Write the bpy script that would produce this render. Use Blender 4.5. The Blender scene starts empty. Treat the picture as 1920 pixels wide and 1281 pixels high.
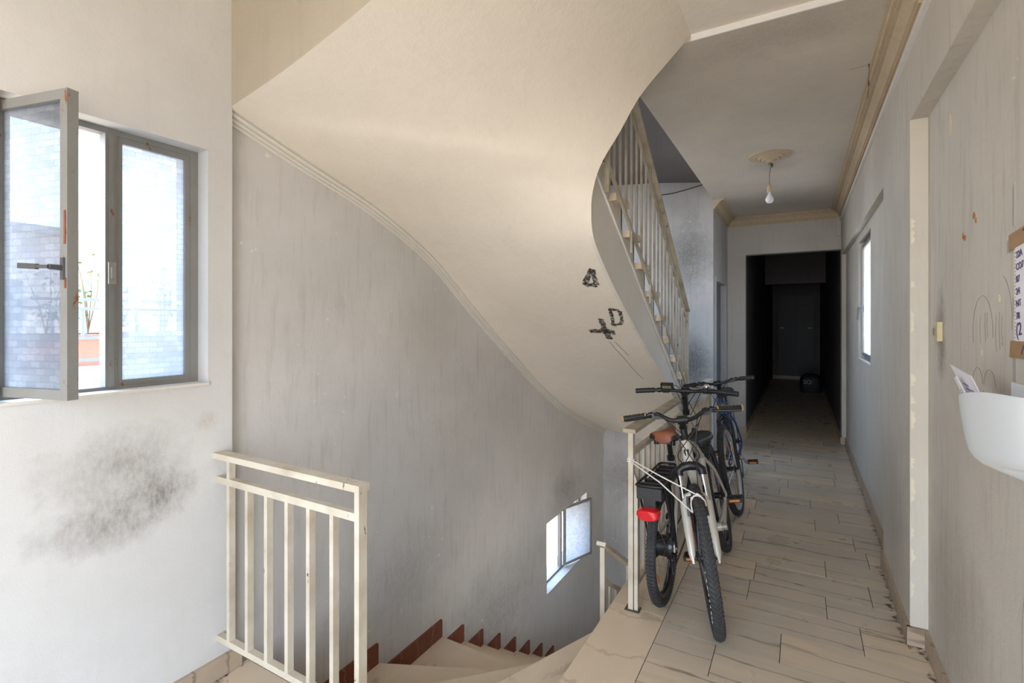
import bpy, bmesh, math, random
from mathutils import Vector, Matrix, noise
from mathutils.bvhtree import BVHTree
random.seed(7)
sc = bpy.context.scene
C = sc.collection
PI = math.pi
R_ = math.radians

# ------------------------------------------------------------------ camera, sky, exposure
cd = bpy.data.cameras.new('camera'); cam = bpy.data.objects.new('camera', cd); C.objects.link(cam)
cam.location = (0, 0, 1.5); cam.rotation_euler = (R_(90), 0, R_(30))
cd.sensor_width = 36; cd.lens = 935/1920*36; cd.shift_y = -36.5/1920; cd.clip_start = 0.02; cd.clip_end = 200
sc.camera = cam
vs = sc.view_settings
vs.view_transform = 'Standard'; vs.look = 'None'; vs.gamma = 1; vs.use_curve_mapping = False
vs.exposure = 0.22
SKY = 10.0
w = bpy.data.worlds.new('sky'); sc.world = w; w.use_nodes = True
nt = w.node_tree; nt.nodes.clear()
wo = nt.nodes.new('ShaderNodeOutputWorld'); bg = nt.nodes.new('ShaderNodeBackground')
tc = nt.nodes.new('ShaderNodeTexCoord'); sp = nt.nodes.new('ShaderNodeSeparateXYZ'); cr = nt.nodes.new('ShaderNodeValToRGB')
mr = nt.nodes.new('ShaderNodeMapRange'); mr.inputs[1].default_value = -1; mr.inputs[2].default_value = 1
nt.links.new(tc.outputs['Generated'], sp.inputs[0]); nt.links.new(sp.outputs['Z'], mr.inputs[0]); nt.links.new(mr.outputs[0], cr.inputs[0])
e = cr.color_ramp.elements
e[0].position = 0.44; e[0].color = (0.50, 0.45, 0.39, 1)      # sunlit ground below the horizon
e[1].position = 0.52; e[1].color = (0.86, 0.93, 1.0, 1)       # pale haze
x = e.new(0.8); x.color = (0.47, 0.68, 1.0, 1)
nt.links.new(cr.outputs[0], bg.inputs[0]); bg.inputs[1].default_value = SKY
nt.links.new(bg.outputs[0], wo.inputs[0])
sc.cycles.use_denoising = True
sc.cycles.max_bounces = 9; sc.cycles.diffuse_bounces = 6; sc.cycles.transparent_max_bounces = 12
sc.cycles.use_adaptive_sampling = True; sc.cycles.adaptive_threshold = 0.04
sc.cycles.sample_clamp_indirect = 8.0

def portal(name, loc, rot, sx, sy):
    l = bpy.data.lights.new(name, 'AREA'); l.shape = 'RECTANGLE'; l.size = sx; l.size_y = sy; l.energy = 1
    l.cycles.is_portal = True
    o = bpy.data.objects.new(name, l); C.objects.link(o); o.location = loc; o.rotation_euler = rot
    return o
portal('portal_back', (-0.475, -1.62, 1.3), (R_(90), 0, 0), 1.85, 2.6)          # emits towards +Y
portal('portal_side_doorway', (0.53, -0.625, 1.05), (0, R_(90), 0), 2.1, 0.55)         # towards -X
portal('portal_window', (-2.36, 0.85, 1.73), (0, R_(-90), 0), 0.98, 0.66)     # towards +X
portal('portal_stair_window', (-2.4, 4.98, -0.88), (0, R_(-90), 0), 0.7, 1.1)
portal('portal_stair_window_upper', (-2.4, 4.75, 2.3), (0, R_(-90), 0), 1.1, 1.7)
portal('portal_corridor_window', (0.69, 5.36, 1.7), (0, R_(90), 0), 1.15, 0.95)

# ------------------------------------------------------------------ mesh collector
class MB:
    def __init__(s): s.v = []; s.f = []; s.m = []; s.M = Matrix()
    def add(s, vs, fs, mi=0):
        b = len(s.v); s.v += [tuple(s.M @ Vector(p)) for p in vs]; s.f += [tuple(i+b for i in f) for f in fs]; s.m += [mi]*len(fs); return s
    def box(s, x0, x1, y0, y1, z0, z1, mi=0):
        return s.add([(x0,y0,z0),(x1,y0,z0),(x1,y1,z0),(x0,y1,z0),(x0,y0,z1),(x1,y0,z1),(x1,y1,z1),(x0,y1,z1)],
                     [(0,3,2,1),(4,5,6,7),(0,1,5,4),(1,2,6,5),(2,3,7,6),(3,0,4,7)], mi)
    def bar(s, a, b, w, h, up=(0,0,1), mi=0, side=None):
        a = Vector(a); b = Vector(b); d = (b-a).normalized(); u = Vector(up)
        r = Vector(side).normalized() if side else d.cross(u)
        if r.length < 1e-6: r = Vector((1,0,0))
        r.normalize(); u = r.cross(d).normalized()
        P = []
        for q in (a, b):
            for i, j in ((-1,-1),(1,-1),(1,1),(-1,1)): P.append(tuple(q + r*(i*w/2) + u*(j*h/2)))
        return s.add(P, [(0,3,2,1),(4,5,6,7),(0,1,5,4),(1,2,6,5),(2,3,7,6),(3,0,4,7)], mi)
    def tube(s, pts, r, n=10, closed=False, caps=True, mi=0):
        pts = [Vector(p) for p in pts]; N = len(pts)
        rr = r if isinstance(r, (list, tuple)) else [r]*N
        rings = []; prev = None
        for i, p in enumerate(pts):
            if closed: t = pts[(i+1) % N]-pts[i-1]
            else: t = (pts[min(i+1,N-1)]-pts[max(i-1,0)])
            t.normalize()
            if prev is None:
                a = Vector((0,0,1)) if abs(t.z) < 0.9 else Vector((1,0,0)); u = t.cross(a).normalized()
            else:
                u = (prev - t*prev.dot(t))
                u = u.normalized() if u.length > 1e-6 else t.orthogonal().normalized()
            prev = u; v = t.cross(u)
            rings.append([tuple(p + (u*math.cos(2*PI*k/n)+v*math.sin(2*PI*k/n))*rr[i]) for k in range(n)])
        vs = [q for g in rings for q in g]; fs = []
        M_ = N if closed else N-1
        for i in range(M_):
            for k in range(n):
                a = i*n+k; b = i*n+(k+1) % n; c = ((i+1) % N)*n+(k+1) % n; d = ((i+1) % N)*n+k; fs.append((a,b,c,d))
        if caps and not closed:
            fs.append(tuple(range(n-1,-1,-1))); fs.append(tuple((N-1)*n+k for k in range(n)))
        return s.add(vs, fs, mi)
    def lathe(s, prof, n=24, axis='z', o=(0,0,0), mi=0, caps=True):
        vs = []; o = Vector(o)
        for r, h in prof:
            for k in range(n):
                a = 2*PI*k/n; x, y = r*math.cos(a), r*math.sin(a)
                p = {'z': (x,y,h), 'y': (x,h,y), 'x': (h,x,y)}[axis]; vs.append(tuple(o+Vector(p)))
        fs = []
        for i in range(len(prof)-1):
            for k in range(n):
                f = (i*n+k, i*n+(k+1) % n, (i+1)*n+(k+1) % n, (i+1)*n+k); fs.append(f if axis != 'y' else f[::-1])
        if caps: fs.append(tuple(range(n))); fs.append(tuple((len(prof)-1)*n+k for k in range(n)))
        return s.add(vs, fs, mi)
    def prism(s, poly, z0, z1, mi=0):
        n = len(poly); vs = [(p[0],p[1],z0) for p in poly]+[(p[0],p[1],z1) for p in poly]
        fs = [tuple(range(n-1,-1,-1)), tuple(range(n,2*n))]+[(i,(i+1) % n,n+(i+1) % n,n+i) for i in range(n)]
        return s.add(vs, fs, mi)
    def extr(s, poly, vec, mi=0):
        n = len(poly); v = Vector(vec); vs = [tuple(p) for p in poly]+[tuple(Vector(p)+v) for p in poly]
        fs = [tuple(range(n-1,-1,-1)), tuple(range(n,2*n))]+[(i,(i+1) % n,n+(i+1) % n,n+i) for i in range(n)]
        return s.add(vs, fs, mi)
    def grid(s, rows, mi=0, closed=False):
        n = len(rows[0]); vs = [tuple(p) for r in rows for p in r]; fs = []
        for i in range(len(rows)-1):
            for k in range(n if closed else n-1):
                fs.append((i*n+k, i*n+(k+1) % n, (i+1)*n+(k+1) % n, (i+1)*n+k))
        return s.add(vs, fs, mi)
    def torus(s, R, r, c=(0,0,0), n=48, m=10, axis='y', rx=None, mi=0):
        rows = []
        for i in range(n+1):
            a = 2*PI*i/n; row = []
            for k in range(m):
                b = 2*PI*k/m; q = R+r*math.cos(b); h = (rx or r)*math.sin(b)
                p = (q*math.cos(a), h, q*math.sin(a)) if axis == 'y' else (q*math.cos(a), q*math.sin(a), h)
                row.append(tuple(Vector(c)+Vector(p)))
            rows.append(row)
        return s.grid(rows, mi, True)
    def build(s, name, mats, parent=None, smooth=False, normals=True, **props):
        me = bpy.data.meshes.new(name); me.from_pydata(s.v, [], s.f)
        mats = mats if isinstance(mats, (list, tuple)) else [mats]
        for m in mats: me.materials.append(m)
        if len(mats) > 1: me.polygons.foreach_set('material_index', s.m)
        me.update()
        if normals:
            bm = bmesh.new(); bm.from_mesh(me); bmesh.ops.recalc_face_normals(bm, faces=bm.faces); bm.to_mesh(me); bm.free()
        o = bpy.data.objects.new(name, me); C.objects.link(o)
        if smooth:
            me.polygons.foreach_set('use_smooth', [True]*len(me.polygons))
            if smooth is not True:
                try: me.set_sharp_from_angle(angle=R_(smooth))
                except Exception: pass
        if parent: o.parent = parent
        for k, v in props.items(): o[k] = v
        return o

def thing(name, label, cat, loc=(0,0,0), rotz=0, group=None):
    o = bpy.data.objects.new(name, None); C.objects.link(o); o.empty_display_size = 0.1
    o.location = loc; o.rotation_euler = (0,0,rotz); o['label'] = label; o['category'] = cat
    if group: o['group'] = group
    return o
def tag(o, label, cat, group=None):
    o['label'] = label; o['category'] = cat
    if group: o['group'] = group
    return o
def struct(o, label, cat):
    o['kind'] = 'structure'; o['label'] = label; o['category'] = cat; return o

# ------------------------------------------------------------------ materials
class NT:
    def __init__(s, name):
        m = bpy.data.materials.new(name); m.use_nodes = True; s.m = m; s.t = m.node_tree
        s.b = s.t.nodes['Principled BSDF']; s.out = s.t.nodes['Material Output']
    def n(s, ty, **kw):
        o = s.t.nodes.new(ty)
        for k, v in kw.items():
            if k.startswith('i_'): o.inputs[int(k[2:])].default_value = v
            else: setattr(o, k, v)
        return o
    def l(s, a, b): s.t.links.new(a, b)
    def val(s, sock, v):
        if hasattr(v, 'links') or isinstance(v, bpy.types.NodeSocket): s.l(v, sock)
        else: sock.default_value = v
    def math(s, op, a, b=0.0, clamp=False):
        o = s.n('ShaderNodeMath', operation=op, use_clamp=clamp); s.val(o.inputs[0], a); s.val(o.inputs[1], b); return o.outputs[0]
    def mix(s, f, a, b, blend='MIX'):
        o = s.n('ShaderNodeMix', data_type='RGBA', blend_type=blend); s.val(o.inputs[0], f)
        s.val(o.inputs[6], a if isinstance(a, bpy.types.NodeSocket) else (*a, 1)); s.val(o.inputs[7], b if isinstance(b, bpy.types.NodeSocket) else (*b, 1))
        return o.outputs[2]
    def pos(s): return s.n('ShaderNodeNewGeometry').outputs['Position']
    def obj(s): return s.n('ShaderNodeTexCoord').outputs['Object']
    def map(s, v, scale=(1,1,1), loc=(0,0,0), rot=(0,0,0)):
        o = s.n('ShaderNodeMapping'); s.l(v, o.inputs[0]); o.inputs[1].default_value = loc; o.inputs[2].default_value = rot; o.inputs[3].default_value = scale; return o.outputs[0]
    def noise(s, v, scale, det=4, rough=0.55, dist=0.0):
        o = s.n('ShaderNodeTexNoise'); s.l(v, o.inputs['Vector']); o.inputs['Scale'].default_value = scale; o.inputs['Detail'].default_value = det
        o.inputs['Roughness'].default_value = rough; o.inputs['Distortion'].default_value = dist; return o.outputs['Fac']
    def ramp(s, f, lo, hi, a=0.0, b=1.0):
        o = s.n('ShaderNodeMapRange'); s.l(f, o.inputs[0]); o.inputs[1].default_value = lo; o.inputs[2].default_value = hi; o.inputs[3].default_value = a; o.inputs[4].default_value = b; return o.outputs[0]
    def bump(s, h, strength, dist=0.01):
        o = s.n('ShaderNodeBump'); o.inputs['Strength'].default_value = strength; o.inputs['Distance'].default_value = dist; s.l(h, o.inputs['Height']); s.l(o.outputs[0], s.b.inputs['Normal'])
    def fin(s, col, rough=0.6, metal=0.0, spec=0.5):
        s.val(s.b.inputs['Base Color'], col if isinstance(col, bpy.types.NodeSocket) else (*col, 1))
        s.val(s.b.inputs['Roughness'], rough); s.b.inputs['Metallic'].default_value = metal; s.b.inputs['Specular IOR Level'].default_value = spec
        return s.m

def paint(name, base, dirt=(0.25,0.22,0.18), mott=0.12, streak=0.25, stains=(), chips=0.0, chipcol=(0.85,0.83,0.78), rough=0.65, bump=0.25, spec=0.3):
    t = NT(name); p = t.pos()
    big = t.noise(p, 1.3, 3); fine = t.noise(p, 9, 4, 0.65)
    c = t.mix(t.ramp(big, 0.35, 0.7), base, tuple(x*(1-mott) for x in base))
    c = t.mix(t.ramp(fine, 0.45, 0.8, 0, 0.25), c, tuple(x*0.8 for x in base))
    st = t.noise(t.map(p, (6,6,0.7)), 4, 3, 0.7)
    c = t.mix(t.math('MULTIPLY', t.ramp(st, 0.52, 0.8), streak), c, dirt)
    if stains: gr = t.ramp(t.noise(t.map(p, (1,1,0.5)), 60, 2, 0.7), 0.3, 0.7, 0.45, 1.0)
    for (ctr, rad, col, k) in stains:
        d = t.n('ShaderNodeVectorMath', operation='SUBTRACT'); t.l(p, d.inputs[0]); d.inputs[1].default_value = ctr
        d2 = t.n('ShaderNodeVectorMath', operation='DIVIDE'); t.l(d.outputs[0], d2.inputs[0]); d2.inputs[1].default_value = rad
        ln = t.n('ShaderNodeVectorMath', operation='LENGTH'); t.l(d2.outputs[0], ln.inputs[0])
        nz = t.noise(p, 3.0/max(min(rad), 0.05)*0.5, 4, 0.7)
        f = t.math('SUBTRACT', t.math('ADD', t.ramp(ln.outputs['Value'], 0.1, 1.25, 0.75, -0.25), t.math('MULTIPLY', nz, 1.0)), 0.45)
        f = t.ramp(f, 0.05, 0.75)
        f = t.math('MULTIPLY', t.math('MULTIPLY', f, gr), k, True)
        c = t.mix(f, c, col)
    if chips:
        ch = t.noise(p, 26, 3, 0.5)
        c = t.mix(t.ramp(ch, 0.74-chips*0.05, 0.76-chips*0.05), c, chipcol)
    t.bump(t.math('ADD', t.noise(p, 22, 3, 0.6), t.math('MULTIPLY', t.noise(p, 160, 2), 0.35)), bump, 0.006)
    return t.fin(c, rough, 0, spec)

def plain(name, col, rough=0.5, metal=0.0, spec=0.5, var=0.12, scale=30, bump=0.0):
    t = NT(name); o = t.obj(); f = t.noise(o, scale, 4)
    c = t.mix(t.ramp(f, 0.3, 0.75), col, tuple(x*(1-var) for x in col))
    if bump: t.bump(f, bump, 0.003)
    return t.fin(c, rough, metal, spec)

def rusty(name, base, rust=(0.16,0.07,0.035), lo=0.66, dirt=(0.34,0.26,0.15), dk=0.5, rough=0.5):
    t = NT(name); p = t.pos()
    c = t.mix(t.ramp(t.noise(p, 7, 5), 0.42, 0.75, 0, dk), base, dirt)
    r1 = t.ramp(t.math('ADD', t.math('MULTIPLY', t.noise(t.map(p, (1,1,.55)), 24, 7, 0.72, .4), .8), t.math('MULTIPLY', t.noise(p, 3, 2), .2)), lo-.04, lo-.01)
    c = t.mix(r1, c, rust)
    t.bump(t.math('SUBTRACT', t.noise(p, 90, 3), r1), 0.3, 0.002)
    return t.fin(c, rough, 0, 0.45)

def marble(name, c1, c2, vein=(0.16,0.115,0.08), rnd=True, stretch=(0.55,3.4,3.4), rough=0.32, vs=1.0, vk=0.65):
    t = NT(name); p = t.pos()
    oi = t.n('ShaderNodeObjectInfo')
    off = t.n('ShaderNodeVectorMath', operation='SCALE'); cmb = t.n('ShaderNodeCombineXYZ')
    t.l(oi.outputs['Random'], cmb.inputs[0]); t.l(oi.outputs['Random'], cmb.inputs[1]); t.l(cmb.outputs[0], off.inputs[0]); off.inputs['Scale'].default_value = 37.0
    ad = t.n('ShaderNodeVectorMath', operation='ADD'); t.l(p, ad.inputs[0]); t.l(off.outputs[0], ad.inputs[1])
    q = t.map(ad.outputs[0], stretch)
    n1 = t.noise(q, 3.2, 7, 0.62, 0.6)
    f = t.math('ADD', t.math('MULTIPLY', t.ramp(n1, 0.3, 0.7), 0.6), t.math('MULTIPLY', oi.outputs['Random'], 0.75 if rnd else 0.1), True)
    c = t.mix(f, c1, c2)
    wv = t.n('ShaderNodeTexWave'); wv.bands_direction = 'Y'; t.l(q, wv.inputs['Vector']); wv.inputs['Scale'].default_value = 0.62*vs; wv.inputs['Distortion'].default_value = 7.0; wv.inputs['Detail'].default_value = 5; wv.inputs['Detail Scale'].default_value = 1.6; wv.inputs['Detail Roughness'].default_value = 0.62
    v = t.ramp(wv.outputs['Fac'], 0.0, 0.028, vk, 0.0)
    n3 = t.ramp(t.noise(q, 1.6, 3), 0.36, 0.52)
    c = t.mix(t.math('MULTIPLY', v, n3), c, vein)
    sp_ = t.ramp(t.noise(p, 14, 6, 0.7), 0.5, 0.9, 0, 0.05)
    c = t.mix(sp_, c, tuple(x*0.6 for x in c2))
    return t.fin(c, t.ramp(t.noise(p, 5, 4), 0.3, 0.7, rough-0.08, rough+0.14), 0, 0.5)

M = {}
CREAM = (0.72, 0.655, 0.56)
M['soffit'] = paint('soffit_plaster', (0.80, 0.725, 0.625), mott=0.06, streak=0.06, bump=0.35, rough=0.8)
M['infill'] = paint('infill_plaster', (0.46,0.405,0.325), mott=0.12, streak=0.15, rough=0.8)  # darker, tanner tone than the soffit plaster
M['soffit_shaded'] = paint('shaded_soffit_plaster', (0.15, 0.13, 0.125), mott=0.1, streak=0.2, rough=0.8)  # soffit plaster copy, darkened in colour so the upper underside reads as unlit
M['ceil'] = paint('ceiling_plaster', (0.63, 0.57, 0.485), mott=0.14, streak=0.12, rough=0.8,
   stains=[((-0.1,6.6,2.9),(0.9,0.7,0.3),(0.28,0.25,0.23),0.55), ((-0.2,4.95,2.9),(0.25,0.35,0.2),(0.25,0.22,0.2),0.5), ((-0.1,2.75,2.9),(0.8,0.25,0.2),(0.3,0.26,0.22),0.5)])
M['wall_left'] = paint('white_wall_paint', (0.675, 0.66, 0.64), dirt=(0.5,0.46,0.42), streak=0.12,
   stains=[((-2.13,0.86,0.97),(0.3,0.27,0.17),(0.22,0.185,0.155),0.62), ((-2.13,0.98,0.84),(0.3,0.15,0.12),(0.17,0.14,0.12),0.85), ((-2.13,0.82,0.78),(0.3,0.26,0.12),(0.20,0.165,0.14),0.7),
           ((-2.13,1.16,1.09),(0.3,0.06,0.05),(0.45,0.38,0.3),0.5), ((-2.13,0.8,0.3),(0.3,0.3,0.22),(0.6,0.58,0.58),0.4)])
M['wall_stair'] = paint('grey_stair_paint', (0.62, 0.60, 0.575), dirt=(0.30,0.27,0.22), mott=0.14, streak=0.32, chips=0.35, chipcol=(0.7,0.68,0.66),
   stains=[((-2.17,2.9,0.7),(0.3,0.6,0.45),(0.40,0.36,0.30),0.35), ((-2.17,4.9,-0.3),(0.3,0.5,0.3),(0.20,0.17,0.14),0.6), ((-2.17,2.4,-0.1),(0.3,0.7,0.35),(0.3,0.28,0.26),0.5), ((-2.17,3.6,-0.9),(0.3,1.2,0.5),(0.26,0.23,0.2),0.6),
           ((-2.17,2.6,1.5),(0.3,0.5,0.3),(0.46,0.42,0.34),0.4)])
M['wall_end'] = paint('grey_end_paint', (0.50, 0.49, 0.48), mott=0.18, streak=0.3, chips=0.2,
   stains=[((-1.15,6.1,2.25),(0.35,0.3,0.55),(0.14,0.13,0.12),0.9), ((-1.05,6.1,1.0),(0.25,0.3,0.45),(0.10,0.10,0.10),0.9), ((-1.7,6.1,-0.45),(0.5,0.3,0.4),(0.16,0.12,0.10),0.85)])
M['wall_right'] = paint('taupe_wall_paint', (0.60, 0.56, 0.495), dirt=(0.27,0.22,0.17), mott=0.13, streak=0.38, chips=0.1, chipcol=(0.74,0.68,0.58),
   stains=[((0.51,2.70,1.45),(0.2,0.10,0.24),(0.10,0.075,0.055),0.85), ((0.51,2.5,0.35),(0.2,0.5,0.5),(0.30,0.26,0.21),0.5), ((0.445,3.4,0.5),(0.2,0.4,0.5),(0.3,0.27,0.23),0.45)])
M['pier'] = paint('cream_pier_paint', (0.63, 0.585, 0.505), mott=0.08, streak=0.15)
M['wall_far'] = paint('grey_far_paint', (0.53, 0.50, 0.465), mott=0.12, streak=0.25)
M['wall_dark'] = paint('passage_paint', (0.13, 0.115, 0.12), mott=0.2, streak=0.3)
M['door'] = plain('slate_door_paint', (0.20, 0.23, 0.27), 0.5, bump=0.1)
M['door_dark'] = plain('dark_door_wood', (0.022, 0.018, 0.02), 0.5)
M['mould'] = paint('moulding_paint', (0.72, 0.68, 0.61), mott=0.08, streak=0.1)
M['crown'] = paint('crown_paint', (0.56, 0.45, 0.31), dirt=(0.25,0.18,0.1), mott=0.2, streak=0.4)
M['white'] = plain('white_gloss', (0.80, 0.78, 0.76), 0.4, var=0.06)
M['tile'] = marble('tile_marble', (0.74,0.58,0.40), (0.53,0.46,0.37))
M['slab'] = marble('slab_marble', (0.70,0.565,0.415), (0.62,0.50,0.37), rnd=False, stretch=(1.5,1.5,1.5), rough=0.35, vk=0.3)
M['tread'] = marble('tread_marble', (0.69,0.57,0.43), (0.58,0.47,0.35), rnd=False, stretch=(3.0,0.9,1.5), rough=0.4, vk=0.35)
M['riser'] = marble('riser_marble', (0.60,0.51,0.40), (0.52,0.44,0.35), rnd=False, rough=0.45)
M['redskirt'] = marble('red_marble', (0.20,0.052,0.025), (0.11,0.028,0.016), vein=(0.32,0.16,0.1), rnd=False, stretch=(3,3,3), rough=0.4)
M['grout'] = plain('dark_grout', (0.10, 0.085, 0.07), 0.9)
M['base'] = marble('baseboard_marble', (0.46,0.36,0.26), (0.36,0.28,0.21), rnd=False, rough=0.4)
M['concrete'] = plain('slab_concrete', (0.45,0.42,0.38), 0.9)
M['rail'] = rusty('cream_rail_paint', (0.60, 0.535, 0.43), dirt=(0.32,0.24,0.15), lo=0.67, dk=0.65)
M['rail_brown'] = rusty('worn_rail_paint', (0.47, 0.42, 0.33), lo=0.67, dirt=(0.22,0.16,0.09), dk=0.75)
M['steel'] = rusty('grey_window_steel', (0.245, 0.245, 0.235), rust=(0.24,0.085,0.035), lo=0.64, dirt=(0.2,0.18,0.15), dk=0.5)
def glassmat(name, dots, clear=0.16, tint=1.0):
    t = NT(name); o = t.obj()
    br = t.n('ShaderNodeTexBrick'); sx = t.n('ShaderNodeSeparateXYZ'); t.l(o, sx.inputs[0]); cb = t.n('ShaderNodeCombineXYZ'); t.l(t.math('ADD', sx.outputs[0], sx.outputs[1]), cb.inputs[0]); t.l(sx.outputs[2], cb.inputs[1])
    wv = t.n('ShaderNodeVectorMath', operation='ADD'); wn = t.n('ShaderNodeTexNoise'); t.l(o, wn.inputs['Vector']); wn.inputs['Scale'].default_value = 70
    ws = t.n('ShaderNodeVectorMath', operation='SCALE'); ws.inputs['Scale'].default_value = 0.012; t.l(wn.outputs['Color'], ws.inputs[0]); t.l(cb.outputs[0], wv.inputs[0]); t.l(ws.outputs[0], wv.inputs[1])
    t.l(wv.outputs[0], br.inputs['Vector'])
    br.inputs['Scale'].default_value = 10; br.inputs['Mortar Size'].default_value = 0.03; br.inputs['Mortar Smooth'].default_value = 0.4; br.inputs['Color1'].default_value = (.58,.60,.62,1); br.inputs['Color2'].default_value = (0.48,0.50,0.53,1); br.inputs['Mortar'].default_value = (0.44,0.46,0.50,1)
    br.inputs['Brick Width'].default_value = 0.50; br.inputs['Row Height'].default_value = 0.21; br.inputs['Mortar Smooth'].default_value = 1.0
    nz = t.noise(o, 160, 3, 0.6)
    c = t.mix(t.ramp(nz, 0.35, 0.65, 0, .5), br.outputs[0], (0.47,0.49,0.52))
    c = t.mix(1.0, c, (tint,tint,tint), 'MULTIPLY')
    tr = t.n('ShaderNodeBsdfTranslucent'); t.l(c, tr.inputs[0])
    tp = t.n('ShaderNodeBsdfTransparent'); t.l(c, tp.inputs[0])
    gl = t.n('ShaderNodeBsdfGlossy'); gl.inputs['Roughness'].default_value = 0.25
    bm_ = t.n('ShaderNodeBump'); bm_.inputs['Strength'].default_value = 0.5; bm_.inputs['Distance'].default_value = 0.003; t.l(nz, bm_.inputs['Height'])
    t.l(bm_.outputs[0], gl.inputs['Normal']); t.l(bm_.outputs[0], tr.inputs['Normal'])
    m1 = t.n('ShaderNodeMixShader'); m1.inputs[0].default_value = clear; t.l(tr.outputs[0], m1.inputs[1]); t.l(tp.outputs[0], m1.inputs[2])
    m2 = t.n('ShaderNodeMixShader'); m2.inputs[0].default_value = 0.10; t.l(m1.outputs[0], m2.inputs[1]); t.l(gl.outputs[0], m2.inputs[2])
    t.l(m2.outputs[0], t.out.inputs[0]); return t.m
M['glass'] = glassmat('patterned_glass', False)
M['glass_clear'] = glassmat('thin_patterned_glass', False, 0.8, 1.6)
M['glass_w1b'] = glassmat('closed_leaf_glass', False, 0.40, 0.98)
M['glass_w1'] = glassmat('woven_patterned_glass', False, 0.46, 1.2)

# ------------------------------------------------------------------ walls, floor, ceiling
def wallbox(mb, axis, p0, p1, u0, u1, z0, z1, holes=(), mi=0):
    us = sorted({u0, u1, *[h[0] for h in holes], *[h[1] for h in holes]}); zs = sorted({z0, z1, *[h[2] for h in holes], *[h[3] for h in holes]})
    for i in range(len(us)-1):
        for j in range(len(zs)-1):
            a, b, c_, d = us[i], us[i+1], zs[j], zs[j+1]; mu, mz = (a+b)/2, (c_+d)/2
            if any(h[0] < mu < h[1] and h[2] < mz < h[3] for h in holes): continue
            if axis == 'x': mb.box(p0, p1, a, b, c_, d, mi)
            else: mb.box(a, b, p0, p1, c_, d, mi)
    return mb
XL, XS, XR, XC = -2.13, -2.17, 0.445, -0.86     # window wall, stair wall, right wall, edge of the stair opening
YE, YF = 6.1, 7.4                               # stair end wall, far corridor wall
ZC, ZS, S = 2.9, 2.93, 3.1                      # corridor ceiling, landing ceiling, storey
W1 = (0.535, 1.163, 1.24, 2.216)
WLOW = (4.446, 5.515, -1.20, -0.50)
WUP = (3.9, 5.6, 1.75, 2.85)  # upper window, unseen, enlarged to let more daylight onto stairs and corridor
WC = (4.90, 5.83, 1.15, 2.26)
struct(wallbox(MB(), 'x', XL-0.25, XL, -1.6, 1.265, -0.2, ZS+0.2, [W1]).build('wall_left', M['wall_left']), 'white painted wall with open window and large dark smudge stain', 'wall')
struct(wallbox(MB(), 'x', XS-0.25, XS, 1.265, YE+0.2, -3.3, 6.4, [WLOW, WUP]).build('wall_stairwell', M['wall_stair']), 'tall grey stairwell wall beneath the curved stair soffit', 'wall')
struct(MB().box(XS, XC-0.14, YE, YE+0.2, -3.3, 6.4).build('wall_end', M['wall_end']), 'scuffed grey wall closing the end of the stairwell', 'wall')
D1 = (6.26, 7.22, 0, 2.02)
mb = wallbox(MB(), 'x', XC-0.14, XC, YE, YF+0.15, -3.3, 6.4, [D1])
struct(mb.build('wall_side', M['wall_end']), 'short grey wall with a door beside the stairs', 'wall')
OP = (-0.635, XR, 0, 2.405)
struct(wallbox(MB(), 'y', YF, YF+0.15, XC, XR, 0, ZC+0.1, [OP]).build('wall_far', M['wall_far']), 'grey wall and beam around the dark passage opening', 'wall')
# right wall with its two shallow niches
mb = MB(); mb2 = MB()
mb.box(XR, 0.70, 2.94, 3.80, -3.3, 6.4)
mb.box(XR, 0.70, 7.33, 7.55, -3.3, 6.4)
mb.box(XR, 0.70, 3.80, 7.33, 2.33, 6.4)
wallbox(mb, 'x', 0.49, 0.70, 3.80, 7.33, -3.3, 2.33, [WC])
wallbox(mb, 'x', 0.51, 0.70, -1.6, 2.94, -0.2, 2.44, [(-0.9, -0.35, 0.0, 2.1)])  # hole is an unseen side doorway, sized for the light it lets in
mb.box(XR, 0.70, -1.6, 2.94, 2.44, 3.2)
wr = struct(mb.build('wall_right', M['wall_right']), 'long taupe corridor wall with scribbles, stains and shallow niches', 'wall')
mb2 = MB().box(0.4435, 0.512, 2.936, 2.9405, 0.088, 2.44)
mb2.build('pier_face', M['pier'], wr, label='pale cream plaster face of the pier with chipped edge')
# chipped plaster along the pier corner
mb = MB(); random.seed(3)
for z, h in ((1.93,0.05),(1.86,0.07),(1.66,0.03),(1.45,0.10),(1.20,0.06),(1.12,0.04),(1.0,0.09),(0.82,0.05),(0.66,0.12),(0.50,0.05),(0.36,0.09),(0.22,0.07)):
    n = 7; L = [(0, z)]+[(-random.uniform(0.004,0.012), z+h*i/n) for i in range(1, n)]+[(0, z+h)]
    mb.extr([(XR+0.010+q[0]*0.3, 2.9345, q[1]) for q in L] if False else [(XR+0.002, 2.9335, z)]+[(XR+random.uniform(0.006,0.02), 2.9335, z+h*i/n) for i in range(1, n)]+[(XR+0.002, 2.9335, z+h)], (0, 0.002, 0))
mb.build('plaster_chip', plain('bare_plaster', (0.78,0.70,0.56), 0.9), wr, kind='stuff')
# landing end behind; its unseen wide opening is sized to carry daylight inside
struct(wallbox(MB(), 'y', -1.85, -1.6, XL-0.25, 0.70, -0.2, ZS+0.2, [(-1.4, 0.45, 0.0, 2.6)]).build('wall_back', M['wall_right']), 'landing wall with a wide unseen opening sized for daylight', 'wall')
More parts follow.
